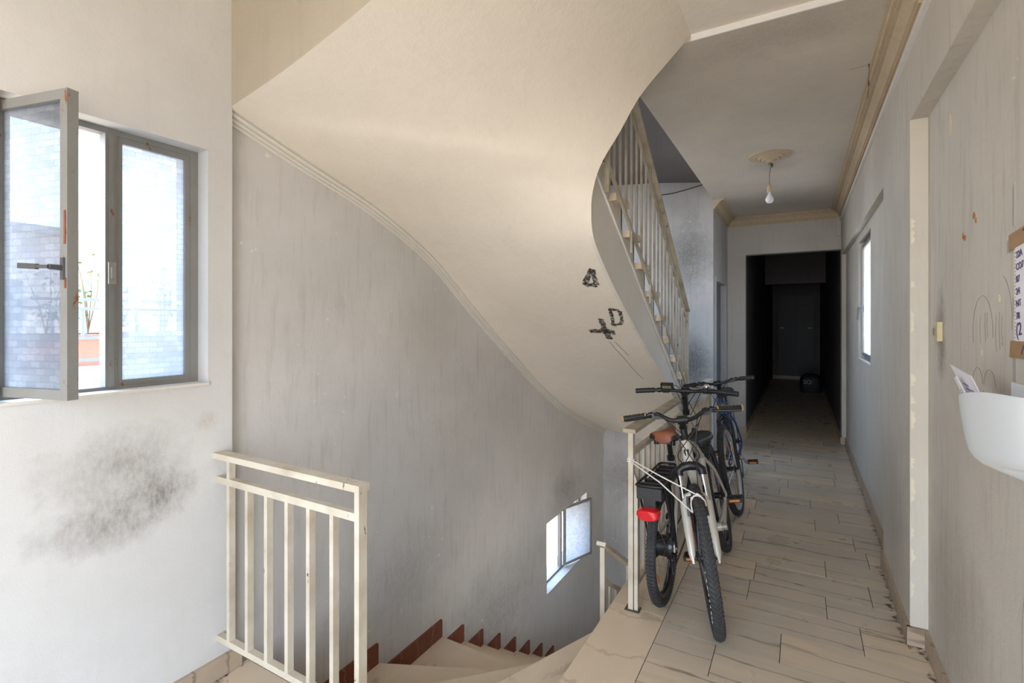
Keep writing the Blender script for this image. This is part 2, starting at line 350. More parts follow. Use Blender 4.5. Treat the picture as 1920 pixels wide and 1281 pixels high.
# passage
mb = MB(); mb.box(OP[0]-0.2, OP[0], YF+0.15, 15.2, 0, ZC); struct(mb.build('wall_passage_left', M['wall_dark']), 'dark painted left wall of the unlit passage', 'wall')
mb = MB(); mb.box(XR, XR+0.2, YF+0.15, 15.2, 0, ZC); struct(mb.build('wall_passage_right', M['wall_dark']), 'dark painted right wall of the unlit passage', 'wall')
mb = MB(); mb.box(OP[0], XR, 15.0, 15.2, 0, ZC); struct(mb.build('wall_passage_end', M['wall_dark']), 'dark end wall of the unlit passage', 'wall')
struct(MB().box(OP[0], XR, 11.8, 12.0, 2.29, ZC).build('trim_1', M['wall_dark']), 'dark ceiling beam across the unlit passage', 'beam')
# ceilings
mb = MB(); mb.box(XL-0.25, 0.70, -1.6, 1.265, ZS, S); mb.box(-0.47, XR, 1.265, 2.6, ZS, S)
struct(mb.build('ceiling_landing', M['soffit']), 'cream plaster ceiling above the landing', 'ceiling')
mb = MB(); mb.box(XC, XR, 2.6, YF, ZC, S); mb.box(-0.86, -0.47, 2.3, 2.6, 2.96, S); ceil = struct(mb.build('ceiling', M['ceil']), 'stained beige corridor ceiling with a hanging bulb', 'ceiling')
MB().box(-0.47, XR, 2.592, 2.60, ZC-0.002, ZS).build('ceiling_edge_trim', M['white'], ceil, label='thin white strip along the ceiling step')
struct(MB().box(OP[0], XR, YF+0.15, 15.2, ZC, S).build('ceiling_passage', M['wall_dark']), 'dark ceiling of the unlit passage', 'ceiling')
# enclosure of the storeys above and below
struct(MB().box(XS, 0.70, 1.265, YF, 6.3, 6.5).build('ceiling_upper', M['wall_end']), 'grey ceiling above the upper stairwell', 'ceiling')
struct(MB().box(XS, 0.70, 1.1, 1.265, S, 6.3).build('wall_upper_near', M['wall_end']), 'grey wall of the upper stairwell landing', 'wall')
struct(MB().box(XS, 0.70, 1.1, 1.265, -3.3, -0.2).build('wall_lower_near', M['wall_stair']), 'grey wall under the landing edge', 'wall')
struct(MB().box(XC, 0.70, YF, YF+0.15, -3.3, -0.2).build('wall_lower_far', M['wall_end']), 'grey wall of the corridor below', 'wall')
struct(MB().box(XC, 0.70, YF, YF+0.15, S, 6.4).build('wall_upper_far', M['wall_end']), 'grey wall of the corridor above', 'wall')
struct(MB().box(XS, 0.70, 1.1, YF, -3.4, -3.1).build('floor_lower', M['tile']), 'marble floor of the storey below', 'floor')

# floor slab and tiles
mb = MB(); mb.box(XL-0.25, 0.51, -1.6, 1.33, -0.2, -0.022); mb.box(XC, 0.49, 1.33, YF+0.15, -0.2, -0.022)
floor = struct(mb.build('floor', M['concrete']), 'marble tiled floor of the landing and corridor', 'floor')
MB().box(XL, 0.51, -1.6, 1.33, -0.022, -0.004).box(XC, 0.49, 1.33, YF, -0.022, -0.004).build('grout_bed', M['grout'], floor)
um = MB().box(-.5,.5,-.5,.5,-.5,.5)
unit = um.build('tile', M['tile'], floor); tme = unit.data; C.objects.unlink(unit); bpy.data.objects.remove(unit)
unit = um.build('border_slab', M['slab'], floor); sme = unit.data; C.objects.unlink(unit); bpy.data.objects.remove(unit)
def tile(me, name, x0, x1, y0, y1, z1=0.0, g=0.0018):
    o = bpy.data.objects.new(name, me); C.objects.link(o); o.parent = floor
    dz = random.uniform(-0.0008, 0.0)
    o.location = ((x0+x1)/2, (y0+y1)/2, z1-0.01+dz); o.scale = (x1-x0-2*g, y1-y0-2*g, 0.02); return o
XB = -0.595
random.seed(11)
fixed = {8: [-0.338], 9: [-0.078], 10: [0.253], 11: [-0.25, 0.12]}
y = 2.245-0.2425*8; i = 0; y0 = y
while y < YF-0.02:
    y1 = min(y+0.2425, YF); xr = 0.51 if y < 2.93 else (XR if y1 < 3.7 else 0.49)
    cuts = fixed.get(i)
    if cuts is None:
        cuts = []; xx = XB+random.uniform(0.12, 0.55)
        while xx < xr-0.1: cuts.append(xx); xx += random.uniform(0.42, 0.75)
    xl = XB
    if y1 <= 1.10: xl = XL
    ed = [xl]+cuts+[xr]
    if xl == XL: ed = [XL, -1.75+random.uniform(-.2,.2), -1.2+random.uniform(-.15,.15), XB]+cuts+[xr]
    for a, b in zip(ed, ed[1:]): tile(tme, 'tile', a, b, y, y1)
    y = y1; i += 1
for a, b in ((1.33-0.0, 2.58), (2.58, 3.85), (3.85, 5.2), (5.2, YE), (YE, YF)): tile(sme, 'border_slab', XC-0.012 if b <= YE else XC, XB, a, b)
YB = y0+0.2425*3
for a, b in ((XL, -1.55), (-1.55, -1.0), (-1.0, XB)): tile(sme, 'border_slab', a, b, YB, 1.335)
y = -1.6
while y < y0-0.01:
    tile(tme, 'tile', XL, -1.3, y, min(y+.25, y0)); tile(tme, 'tile', -1.3, -0.4, y, min(y+.25, y0)); tile(tme, 'tile', -0.4, 0.51, y, min(y+.25, y0)); y += .25
mb = MB().box(OP[0], XR, YF, 15, -0.2, 0.0)
struct(mb.build('floor_passage', M['tile']), 'shadowed marble floor running into the passage', 'floor')

t = NT('floor_grime'); p_ = t.pos(); t.fin((0.03,0.024,0.018), .95)
t.l(t.ramp(t.noise(p_, 30, 6, .7), .45, .7), t.b.inputs['Alpha']); M['grime'] = t.m
def grime(pts, seed, wd=.03):
    rr = random.Random(seed); mb = MB(); rows = []
    for i in range(len(pts)-1):
        (x0_, y0_), (x1_, y1_) = pts[i], pts[i+1]; L = math.hypot(x1_-x0_, y1_-y0_); n = max(2, int(L/.02)); nx, ny = -(y1_-y0_)/L, (x1_-x0_)/L
        for k in range(n+1):
            t_ = k/n; x, y = x0_+(x1_-x0_)*t_, y0_+(y1_-y0_)*t_; w_ = wd*rr.uniform(.1,1)**2; rows.append([(x, y, .0006), (x+nx*w_, y+ny*w_, .0006)])
    mb.grid(rows); return mb.build('grime_line', M['grime'], floor, kind='stuff', normals=False)
grime([(.431,2.92),(.431,3.8)], 1, .05); grime([(.4955,2.2),(.4955,2.926)], 2, .06); grime([(.476,3.8),(.476,7.3)], 3, .03); grime([(XL+.016,1.33),(XL+.016,.3)], 4, .06); grime([(.431,2.926),(.50,2.926)][::-1], 5, .05)
# baseboards and crown trims
def base(name, label, segs):
    mb = MB()
    for s_ in segs: mb.box(*s_, 0, 0.085)
    return struct(mb.build(name, M['base']), label, 'baseboard')
base('baseboard_right', 'worn marble baseboard along the corridor wall', [(XR-0.014,XR,2.93,3.80),(0.476,0.49,3.80,7.33),(XR-0.014,XR,7.32,7.4),(XR-0.014,0.51,2.926,2.94),(0.496,0.51,-1.6,2.926),(XR-0.014,0.49,7.316,7.33)])
base('baseboard_left', 'cream marble baseboard under the open window', [(XL,XL+0.016,-1.6,1.30)])
base('baseboard_far', 'marble baseboard under the pier of the passage opening', [(XC,OP[0]+0.01,YF-0.014,YF),(OP[0],OP[0]+0.012,YF,15),(XR-0.012,XR,YF,15),(OP[0],XR,14.986,15)])
prof = [(0,-.105),(.014,-.105),(.014,-.092),(.024,-.092),(.024,-.080),(.034,-.078),(.044,-.055),(.064,-.036),(.064,-.028),(.080,-.028),(.080,-.016),(.096,-.016),(.100,-.010),(.112,-.010),(.112,0),(0,0)]
def crown(name, label, a, b, inward, z, mat, pr=prof):
    a = Vector(a); b = Vector(b); n = Vector(inward); mb = MB()
    mb.extr([tuple(a+n*d+Vector((0,0,z+h))) for d, h in pr], tuple(b-a))
    return struct(mb.build(name, mat), label, 'moulding')
crown('trim_2', 'ochre crown moulding along the right side of the ceiling', (XR,2.605,0), (XR,YF,0), (-1,0,0), ZC, M['crown'])
crown('trim_3', 'ochre crown moulding above the dark passage', (XC,YF,0), (XR,YF,0), (0,-1,0), ZC, M['crown'])
crown('trim_4', 'short ochre crown moulding above the grey door', (XC,YE,0), (XC,YF,0), (1,0,0), ZC, M['crown'])
struct(MB().box(XR-0.018, XR, 2.0, YF, 2.758, 2.788).build('trim_5', M['white']), 'white cable trunking below the crown moulding', 'trunking')

# ------------------------------------------------------------------ staircases
RS = S/18
def nos(k):
    if k == 0: return (XC, 2.58), (XC, 1.335)
    if k == 1: return (-0.957, 2.575), (-1.479, 1.335)
    if k == 2: return (-0.985, 2.66), (XS+.003, 1.445)
    if k == 3: return (-0.975, 2.715), (XS+.003, 2.155)
    if k <= 13: yy = 2.762+0.26*(k-4); return (-0.95, yy), (XS+.003, yy)
    return {14: ((-0.955,5.185),(XS+.003,5.60)), 15: ((-0.945,5.235),(-2.10,YE-.003)), 16: ((-0.92,5.27),(-1.55,YE-.003)), 17: ((-0.89,5.29),(-1.17,YE-.003)), 18: ((XC,5.3),(XC,YE-.003))}[k]
def tread_poly(k):
    (i0, o0), (i1, o1) = nos(k-1), nos(k)
    P = [i0, o0]
    if k == 2: P.append((XS+.003, 1.335))
    if k == 15: P.append((XS+.003, YE-.003))
    P += [o1, i1]; return P
NOS = 0.022
def shift(a, b, d):      # move segment a-b by d towards the lower side
    ax, ay = a; bx, by = b; tx, ty = bx-ax, by-ay; L = math.hypot(tx, ty); nx, ny = ty/L, -tx/L
    return (ax-nx*d, ay-ny*d), (bx-nx*d, by-ny*d)
def cat(P, n):
    out = []; P = [Vector(p) for p in P]
    for i in range(len(P)-1):
        p0 = P[max(i-1,0)]; p1 = P[i]; p2 = P[i+1]; p3 = P[min(i+2,len(P)-1)]
        for k in range(n):
            t = k/n; out.append(0.5*((2*p1)+(p2-p0)*t+(2*p0-5*p1+4*p2-p3)*t*t+(3*p1-p0-3*p2+p3)*t**3))
    out.append(P[-1]); return out
# soffit: inner (open) edge and outer edge, heights above this floor
INN = [(-.465,2.60,2.934),(-.58,2.56,2.80),(-.70,2.505,2.64),(-.80,2.475,2.46),(-.87,2.43,2.32),(-.915,2.435,2.215),(-.935,2.44,2.09),(-.95,2.53,1.93),(-.95,2.83,1.72),(-.95,3.275,1.47),
       (-.95,4.19,0.99),(-.95,4.75,0.66),(-.95,5.10,0.42),(-.94,5.20,0.20),(-.90,5.25,0.08),(-.87,5.28,0.0)]
DM = 0.056
OUT = [(-.465,1.262,2.934),(-.86,1.262,2.79),(-1.28,1.262,2.63),(-1.75,1.262,2.505),(XS,1.262,2.427),(XS,1.626,2.262+DM),(XS,2.13,2.114+DM),(XS,2.614,1.904+DM),(XS,2.911,1.716+DM),(XS,3.258,1.479+DM),
       (XS,4.161,.908+DM),(XS,4.762,.586+DM),(XS,5.35,.345+DM),(XS,YE,.083+DM),(-1.5,YE,.08),(-.87,YE,0.0)]
NSUB = 8
ci = cat(INN, NSUB); co = cat(OUT[:5], NSUB)[:-1]+cat(OUT[4:14], NSUB)[:-1]+cat(OUT[13:], NSUB)
def soffit_mesh(mb, zoff, z_sign=1):
    NV = 14
    mb.grid([[tuple(a.lerp(b, v/NV)+Vector((0,0,zoff))) for v in range(NV+1)] for a, b in zip(ci, co)])
    return mb
def make_stairs(z0, label, soffit=True, mat_s='soffit', treads=True, rnd=True):
    t = thing('staircase', label, 'stairs', (XC, 2.58, z0))
    o3 = Vector((XC, 2.58, z0)); 
    def loc(o): o.location = tuple(-o3); return o
    if treads:
        for k in range(1, 18):
            P = tread_poly(k); z = z0-k*RS
            th_ = 0.032
            if 5 <= k <= 13:
                xt_ = -0.909 if z0 > 1 else -0.934; P = [(xt_, q[1]) if q in (P[0], P[-1]) else q for q in P]; th_ = 0.042 if z0 > 1 else 0.032
            mb = MB(); mb.prism(P, z-th_, z)
            tr = loc(mb.build('tread', M['tread'], t)); 
            # riser under the tread's back edge
            (a, b) = nos(k-1); (a2, b2) = shift(a, b, -NOS)
            mb = MB(); mb.prism([a, b, (b[0]*.97+a[0]*.03 if False else b2[0], b2[1]), a2], z, z+RS-0.032)
        for k in range(0, 18):
            (a, b) = nos(k); z1 = z0-k*RS-0.032; zb = z0-(k+1)*RS
            A = Vector((*a,0)); B = Vector((*b,0)); d = (B-A).normalized(); n = Vector((-d.y, d.x, 0))
            nk = nos(min(k+1, 18)) if k < 18 else nos(k); mid = (Vector((*nk[0],0))+Vector((*nk[1],0)))/2
            if (mid-(A+B)/2).dot(n) < 0: n = -n
            of_ = -.008 if k == 0 else NOS
            A2 = A-n*of_; B2 = B-n*of_
            mb = MB(); mb.prism([tuple(A2)[:2], tuple(B2)[:2], tuple(B2-n*0.018)[:2], tuple(A2-n*0.018)[:2]], zb, z1)
            loc(mb.build('riser', M['riser'], t))
        for k in range(2, 15):
            z = z0-k*RS; a = nos(k-1)[1][1]; b = nos(k)[1][1]
            if k == 2: a = 1.34
            mb = MB(); mb.box(XS, XS+0.017, a+0.0, b-0.0, z, z+0.118)
            if k < 14: mb.box(XS, XS+0.017, b-0.045, b, z-0.04, z)
            loc(mb.build('skirting', M['redskirt'], t, label='dark red marble skirting piece'))
    if soffit:
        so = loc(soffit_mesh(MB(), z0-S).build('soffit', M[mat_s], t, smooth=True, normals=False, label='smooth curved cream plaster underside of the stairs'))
        # string along the open side, stepped on top
        mb = MB(); base_ = [(p.y, p.z+z0-S) for p in ci if abs(p.x+0.95) < 0.004 and 2.5 < p.y < 5.13]
        top = []
        for k in range(13, 3, -1):
            yk = 2.762+0.26*(k-4); z = z0-k*RS
            top += [(yk-NOS, z-RS+0.0), (yk-NOS, z-0.032), (yk-0.26-NOS, z-0.032)]
        top[0] = (base_[-1][0], z0-13*RS-RS*0.6)
        ys_ = base_[0][0]-.10
        base_ = [(ys_, base_[0][1]+.30), (ys_+.03, base_[0][1]+.16)]+base_; top.append((ys_, z0-4*RS-.02))
        poly = [(-0.95, y_, z_) for y_, z_ in base_]+[(-0.95, y_, z_) for y_, z_ in top if base_[0][0] <= y_ <= base_[-1][0]+0.01]
        mb.extr(poly, (-0.02,0,0)); loc(mb.build('string', M['mould'], t, label='cream plastered side of the stair'))
        mb = MB(); up = [tuple(p+Vector((0,0,z0-S))) for p in ci[:7*NSUB+1]]
        rows = [up, [(p[0]-0.002, p[1]+0.002, max(p[2]+0.02, min(p[2]+0.32, z0-0.165))) for p in up]]
        mb.grid(rows); loc(mb.build('string_curve', M['mould'], t, smooth=True, normals=False, label='curved plaster edge of the winding steps'))
        mb = MB(); nr = [p for p in co if p.y < 1.2625]
        mb.grid([[(p.x, 1.262, p.z+z0-S) for p in nr], [(p.x, 1.262, ZS+z0-S) for p in nr]])
        loc(mb.build('soffit_infill', M['infill'], t, normals=False, label='darker tan plaster triangle between soffit and landing'))
    return t
lower = make_stairs(0.0, 'marble staircase winding down from the landing beside the grey wall', soffit=True)
upper = make_stairs(S, 'staircase rising over the landing with a smooth curved cream underside')
make_stairs(2*S, 'shade-darkened underside of the stairs one storey further up', mat_s='soffit_shaded', treads=False)

m_ = MB(); m_.tube([(-1.454,6.094,3.026),(-1.304,6.094,3.030),(-1.164,6.094,3.052),(-.969,6.094,3.088)], .006, 5)
tag(m_.build('wall_wire', plain('rusty_wire', (0.10,0.05,0.035), .8)), 'rust brown wire sagging along the end wall by the ceiling opening', 'wire')
# moulding where the soffit meets the wall
pf = [(0,-.056),(.010,-.056),(.012,-.046),(.006,-.043),(.016,-.040),(.018,-.028),(.010,-.025),(.024,-.021),(.028,-.008),(.018,-.004),(.036,0.0),(.036,.012),(0,.012)]
pts = [p for p in co if abs(p.x-XS) < 1e-4]
rows = []
for i, p in enumerate(pts):
    a = pts[max(i-1,0)]; b = pts[min(i+1,len(pts)-1)]; t_ = (b-a).normalized(); n_ = Vector((0,-t_.z,t_.y))
    if n_.z < 0: n_ = -n_
    rows.append([(XS+d, p.y+n_.y*h, p.z+n_.z*h) for d, h in pf])
struct(MB().grid(rows, closed=True).build('trim_6', M['mould'], smooth=35), 'ribbed plaster moulding sweeping along the stair soffit', 'moulding')

# ------------------------------------------------------------------ windows and doors
def st_empty(name, label, cat, loc):
    o = thing(name, label, cat, loc); o['kind'] = 'structure'; return o
def part(parent, mb, name, mat, **kw):
    o = mb.build(name, mat, parent, **kw); o.location = -parent.location; return o
def leaf(parent, name, a, b, z0, z1, bw=0.032, th=0.028, pane_t=0.004, gm='glass'):
    """a glazed steel leaf standing from a to b (plan points)"""
    A = Vector((a[0],a[1],0)); B = Vector((b[0],b[1],0)); d = (B-A).normalized(); L = (B-A).length; n = Vector((-d.y,d.x,0))
    def P(u, z, s): q = A+d*u+n*s; return (q.x, q.y, z)
    mb = MB(); 
    def bx(u0, u1, q0, q1, t):
        mb.add([P(u0,q0,-t/2),P(u1,q0,-t/2),P(u1,q0,t/2),P(u0,q0,t/2),P(u0,q1,-t/2),P(u1,q1,-t/2),P(u1,q1,t/2),P(u0,q1,t/2)],[(0,3,2,1),(4,5,6,7),(0,1,5,4),(1,2,6,5),(2,3,7,6),(3,0,4,7)])
    bx(0,bw,z0,z1,th); bx(L-bw,L,z0,z1,th); bx(bw,L-bw,z0,z0+bw,th); bx(bw,L-bw,z1-bw,z1,th)
    fr = part(parent, mb, name, M['steel'])
    mb = MB(); bx(bw-.004,L-bw+.004,z0+bw-.004,z1-bw+.004,pane_t)
    pn = mb.build('pane', M[gm], fr, label='patterned frosted glass pane')
    return fr, P
def lever(fr, P, u, z, s, du, mat, vertical=False):
    mb = MB(); mb.tube([P(u,z,s*0.014),P(u,z,s*0.05)], 0.008, 8)
    if vertical: mb.bar(P(u,z+.01,s*.05), P(u+0.012,z-.11,s*.055), 0.016, 0.008)
    else: mb.bar(P(u,z,s*.05), P(u-du*.35,z+.001,s*.055), 0.009, 0.010); mb.bar(P(u-du*.35,z+.001,s*.055), P(u-du,z+.006,s*.056), 0.010, 0.016)
    mb.bar(P(u,z-.035,s*.016), P(u,z+.03,s*.016), 0.022, 0.004, up=(0,0,1))
    return mb.build('handle', mat, fr)
M['handle'] = plain('dark_steel_handle', (0.13,0.13,0.13), 0.45, 0.5)
# window on the landing: fixed steel frame, closed right leaf, left leaf swung into the room
y0, y1, z0, z1 = W1
w1 = st_empty('window_1', 'rusty grey steel window with one frosted leaf swung open', 'window', (XL-0.1, (y0+y1)/2, z0))
mb = MB(); xf0, xf1 = -2.245, -2.205
mb.box(xf0,xf1,y0,y0+.022,z0,z1); mb.box(xf0,xf1,y1-.03,y1,z0,z1); mb.box(xf0,xf1,y0+.022,y1-.03,z0,z0+.022); mb.box(xf0,xf1,y0+.022,y1-.03,z1-.022,z1)
part(w1, mb, 'window_frame', M['steel'])
mb = MB(); mb.box(xf0-.003,xf1+.004,.836,.872,z0+.022,z1-.022); mb.box(xf1+.004,xf1+.010,.846,.862,z0+.022,z1-.022)
mu = part(w1, mb, 'mullion', M['steel'])
mb = MB(); mb.box(xf1+.010,xf1+.016,.842,.866,1.64,1.72); mb.box(xf1+.016,xf1+.024,.848,.860,1.66,1.70); mb.build('latch_plate', plain('worn_steel', (0.42,0.40,0.37), 0.4, 0.6), mu)
leaf(w1, 'leaf', (-2.222,.872), (-2.222,1.133), z0+.022, z1-.022, bw=0.020, gm='glass_w1b')
fr, P = leaf(w1, 'leaf', (-2.195,.552), (-1.868,.63), 1.268, 2.19, bw=0.030, th=0.03, gm='glass_w1')
lever(fr, P, 0.317, 1.66, -1, 0.115, M['handle'])
mb = MB()
for zz, uu, hh in ((1.73,.325,.10),(1.60,.327,.03)): mb.bar(P(uu,zz,-.0156),P(uu,zz+hh,-.0156),0.012,0.001,up=(0,1,0))
mb.build('primer_patch', plain('red_lead_primer', (0.30,0.085,0.05), 0.7), fr)
mb = MB(); mb.box(XL-0.25, XL+0.012, y0+.001, y1-.001, z0+.0005, z0+.010)
part(w1, mb, 'window_sill', M['mould'])
# stairwell windows
for nm, (a, b, c_, d), lab in (('window_2', WLOW, 'low stairwell window with a frosted leaf ajar above the stairs'), ('window_3', WUP, 'unseen upper stairwell window above the rising flight, enlarged for light')):
    w_ = st_empty(nm, lab, 'window', (XS-.1, (a+b)/2, c_)); X0, X1 = -2.30, -2.26
    mb = MB(); mb.box(X0,X1,a,a+.03,c_,d); mb.box(X0,X1,b-.03,b,c_,d); mb.box(X0,X1,a+.03,b-.03,c_,c_+.03); mb.box(X0,X1,a+.03,b-.03,d-.03,d)
    part(w_, mb, 'window_frame', M['steel'])
    part(w_, MB().box(X0,X1,a+.53,a+.565,c_+.03,d-.03), 'mullion', M['steel'])
    leaf(w_, 'leaf', (-2.245,a+.575), (-2.09,a+1.0), c_+.03, d-.03, bw=0.022)
    leaf(w_, 'leaf', (-2.29,a+.10), (-2.62,a-.04), c_+.03, d-.03, bw=0.025)
    part(w_, MB().box(XS-.24,XS+.012,a+.001,b-.001,c_+.0005,c_+.012), 'window_sill', M['wall_end'])
a, b, c_, d = WC
w4 = st_empty('window_4', 'tall frosted corridor window with a lever handle', 'window', (0.53, (a+b)/2, c_))
mb = MB(); mb.box(.535,.575,a,a+.02,c_,d); mb.box(.535,.575,b-.035,b,c_,d); mb.box(.535,.575,a+.02,b-.035,c_,c_+.03); mb.box(.535,.575,a+.02,b-.035,d-.03,d)
part(w4, mb, 'window_frame', M['steel'])
fr, P = leaf(w4, 'leaf', (.528,b-.04), (.528,a+.02), c_+.03, d-.03, bw=0.035, gm='glass_clear')
lever(fr, P, 0.06, 1.63, -1, 0.1, M['handle'], vertical=True)
part(w4, MB().box(.484,.69,a+.001,b-.001,c_+.0005,c_+.012), 'window_sill', M['white'])
# doors
d1 = st_empty('door_1', 'slate grey door in the short wall beside the stairs', 'door', (XC-.07, 6.74, 0))
mb = MB(); mb.box(XC-.10,XC+.012,D1[0]-.02,D1[0]+.035,0,D1[3]); mb.box(XC-.10,XC+.012,D1[1]-.035,D1[1]+.02,0,D1[3]); mb.box(XC-.10,XC+.012,D1[0]+.035,D1[1]-.035,D1[3]-.035,D1[3]+.02)
part(d1, mb, 'door_frame', M['wall_end'])
lf = part(d1, MB().box(XC-.10,XC-.06,D1[0]+.037,D1[1]-.037,0.004,D1[3]-.037), 'door_leaf', M['door'])
MB().tube([(XC-.06,6.36,1.0),(XC-.02,6.36,1.0)],.01,8).bar((XC-.02,6.36,1.0),(XC-.02,6.46,1.0),.014,.012).build('door_handle', M['handle'], lf)
d2 = st_empty('door_2', 'dark double door at the end of the passage', 'door', (-.1, 15, 0))
for x0_, x1_ in ((-.50,-.098),(-.092,.31)):
    lf = part(d2, MB().box(x0_,x1_,14.95,14.985,0.09,2.2), 'door_leaf', M['door_dark'])
    xx = x0_+.09 if x0_ < -.2 else x1_-.09
    MB().box(xx-.035,xx+.035,14.93,14.95,1.335,1.355).build('door_handle', plain('brushed_steel', (0.3,0.29,0.26), 0.5, 0.3), lf)
mb = MB(); mb.box(-.57,-.505,14.93,14.985,0.09,2.25); mb.box(.315,.38,14.93,14.985,0.09,2.25); mb.box(-.505,.315,14.93,14.985,2.205,2.25)
part(d2, mb, 'door_frame', M['wall_dark'])

# ------------------------------------------------------------------ railings
BAL = 0.019
r1 = thing('landing_railing', 'short cream metal railing fixed to the white wall with square corner post', 'railing', (-1.7, 1.211, 0))
Yr = 1.211; D_ = 0.026
part(r1, MB().box(XL,-1.272,Yr-.028,Yr+.020,.928,.952), 'handrail', M['rail'])
part(r1, MB().box(XL,-1.298,Yr-.013,Yr+.013,.822,.850), 'rail', M['rail'])
part(r1, MB().box(XL,-1.298,Yr-.013,Yr+.013,.155,.180), 'rail', M['rail'])
part(r1, MB().box(-1.298,-1.276,Yr-.024,Yr+.012,-.001,.928), 'post', M['rail'])
for i, x in enumerate((-2.048,-1.922,-1.797,-1.672,-1.549,-1.424)):
    mb = MB().box(x-BAL/2,x+BAL/2,Yr-D_/2,Yr+D_/2,.180,.822)
    if i == 0: mb.box(x-BAL/2,x+BAL/2,Yr-D_/2,Yr+D_/2,.850,.928)
    part(r1, mb, 'baluster', M['rail'])
r2 = thing('corridor_railing', 'long cream metal railing with chipped paint behind the bicycles', 'railing', (-.763, 2.58, 0))
XR2 = -.763; Y0, Y1 = 2.575, 5.2
mb = MB(); mb.box(XR2-.036,XR2+.030,Y0-.035,Y1+.02,.925,.945); part(r2, mb, 'handrail', M['rail_brown'])
part(r2, MB().box(XR2-.013,XR2+.013,Y0+.013,Y1,.800,.826), 'rail', M['rail'])
part(r2, MB().box(XR2-.013,XR2+.013,Y0+.013,Y1,.085,.110), 'rail', M['rail'])
part(r2, MB().box(XR2-.013,XR2+.013,Y0-.020,Y0+.013,0,.925), 'post', M['rail'])
mb = MB(); mb.extr([(XR2+.017,Y0-.016,0),(XR2+.036,Y0-.016,0),(XR2+.036,Y0-.016,.64),(XR2+.030,Y0-.016,.68),(XR2+.017,Y0-.016,.71)],(0,.03,0)); part(r2, mb, 'post', M['rail'])
part(r2, MB().box(XR2-.014,XR2+.014,Y1-.014,Y1+.014,0,.925), 'post', M['rail'])
part(r2, MB().box(XR2-.03,XR2+.045,Y0-.032,Y0+.025,0,.005), 'base_plate', M['grout'])
yy = Y0+.115
while yy < Y1-.05:
    part(r2, MB().box(XR2-.008,XR2+.008,yy-.009,yy+.009,.110,.800), 'baluster', M['rail']); yy += .115
def flight_rail(name, label, X, ya, yb, top, mid, bot, foot, loc, mats, ext=.14):
    """sloping rail; top/mid/bot are (z at ya, z at yb)"""
    t = thing(name, label, 'railing', loc); zt = lambda h, y: h[0]+(h[1]-h[0])*(y-ya)/(yb-ya)
    part(t, MB().bar((X,ya-.03,zt(top,ya-.03)),(X,yb+.01,zt(top,yb+.01)),.052,.020), 'handrail', mats[0])
    for h in (mid, bot): part(t, MB().bar((X,ya,zt(h,ya)),(X,yb,zt(h,yb)),.015,.024), 'rail', mats[1])
    for y, f in ((ya, foot[0]), (yb, foot[1])): part(t, MB().box(X-.013,X+.013,y-.013,y+.013,f,zt(top,y)-.01), 'post', mats[1])
    y = ya+.112; i = 1
    while y < yb-.05:
        long_ = i % 4 == 0
        part(t, MB().box(X-.006,X+.006,y-.009,y+.009,zt(bot,y)-(ext if long_ else 0),zt(top,y)-.012 if long_ else zt(mid,y)), 'baluster', mats[1]); y += .112; i += 1
    return t
nz = lambda y, z0: z0-RS*(4+(y-2.762)/.26)
flight_rail('stair_railing', 'worn metal railing of the flight climbing above the bicycles', -.905, 2.603, 4.80, (3.25,1.607), (3.149,1.50), (2.367,0.902), (2.2,0.65), (-.93,2.6,2.4), (M['rail_brown'],M['rail_brown']))
flight_rail('stair_railing', 'rust spotted metal railing of the flight going down', -.93, 2.603, 5.0, (0.283,-1.25), (0.09,-1.44), (-0.476,-2.0), (-.56,-2.2), (-.93,2.5,-.56), (M['rail'],M['rail']), .30)
tr = MB(); tr.tube([(-.9445,2.50,2.315),(-.9445,3.023,1.975),(-.9445,3.38,1.733),(-.9445,3.817,1.44),(-.9445,4.32,1.11),(-.9445,4.62,0.90),(-.9445,4.98,0.655)], .0065, 8)
tag(tr.build('wall_cable', M['white'], smooth=True), 'white cable clipped along the side of the rising flight', 'cable')

# ------------------------------------------------------------------ ceiling lamp
M['bulb'] = plain('frosted_bulb', (0.80,0.81,0.86), 0.2, var=0.03)
M['socket'] = plain('aged_bakelite', (0.58,0.47,0.30), 0.45)
M['cord'] = plain('brown_cord', (0.22,0.15,0.09), 0.7)
LX, LY = -.217, 4.72
lamp = thing('pendant_bulb', 'bare bulb on a cord below a round plaster ceiling rose', 'lamp', (LX, LY, ZC))
part(lamp, MB().lathe([(.005,-.062),(.022,-.060),(.034,-.050),(.040,-.036),(.052,-.042),(.062,-.036),(.068,-.024),(.082,-.030),(.092,-.024),(.098,-.014),(.115,-.018),(.125,-.012),(.150,-.010),(.162,-.008),(.168,0)], 40, o=(LX,LY,ZC)), 'ceiling_rose', M['crown'], smooth=40)
part(lamp, MB().tube([(LX,LY,2.855),(LX+.004,LY,2.81),(LX-.006,LY,2.74),(LX-.004,LY,2.65)],.0032,6), 'cord', M['cord'], smooth=True)
mb = MB(); mb.lathe([(.012,2.86),(.014,2.84),(.010,2.82)],10,o=(LX,LY,0)); mb.lathe([(.004,2.80),(.010,2.815),(.008,2.83)],8,o=(LX+.014,LY,0)); part(lamp, mb, 'hook', M['handle'])
part(lamp, MB().lathe([(.006,2.652),(.014,2.648),(.018,2.635),(.018,2.605),(.021,2.602),(.021,2.594),(.018,2.592)],20,o=(LX-.004,LY,0)), 'socket', M['socket'], smooth=40)
part(lamp, MB().lathe([(.014,2.592),(.015,2.572),(.022,2.560),(.030,2.544),(.032,2.530),(.028,2.514),(.016,2.502),(.004,2.499)],24,o=(LX-.004,LY,0)), 'bulb', M['bulb'], smooth=True)
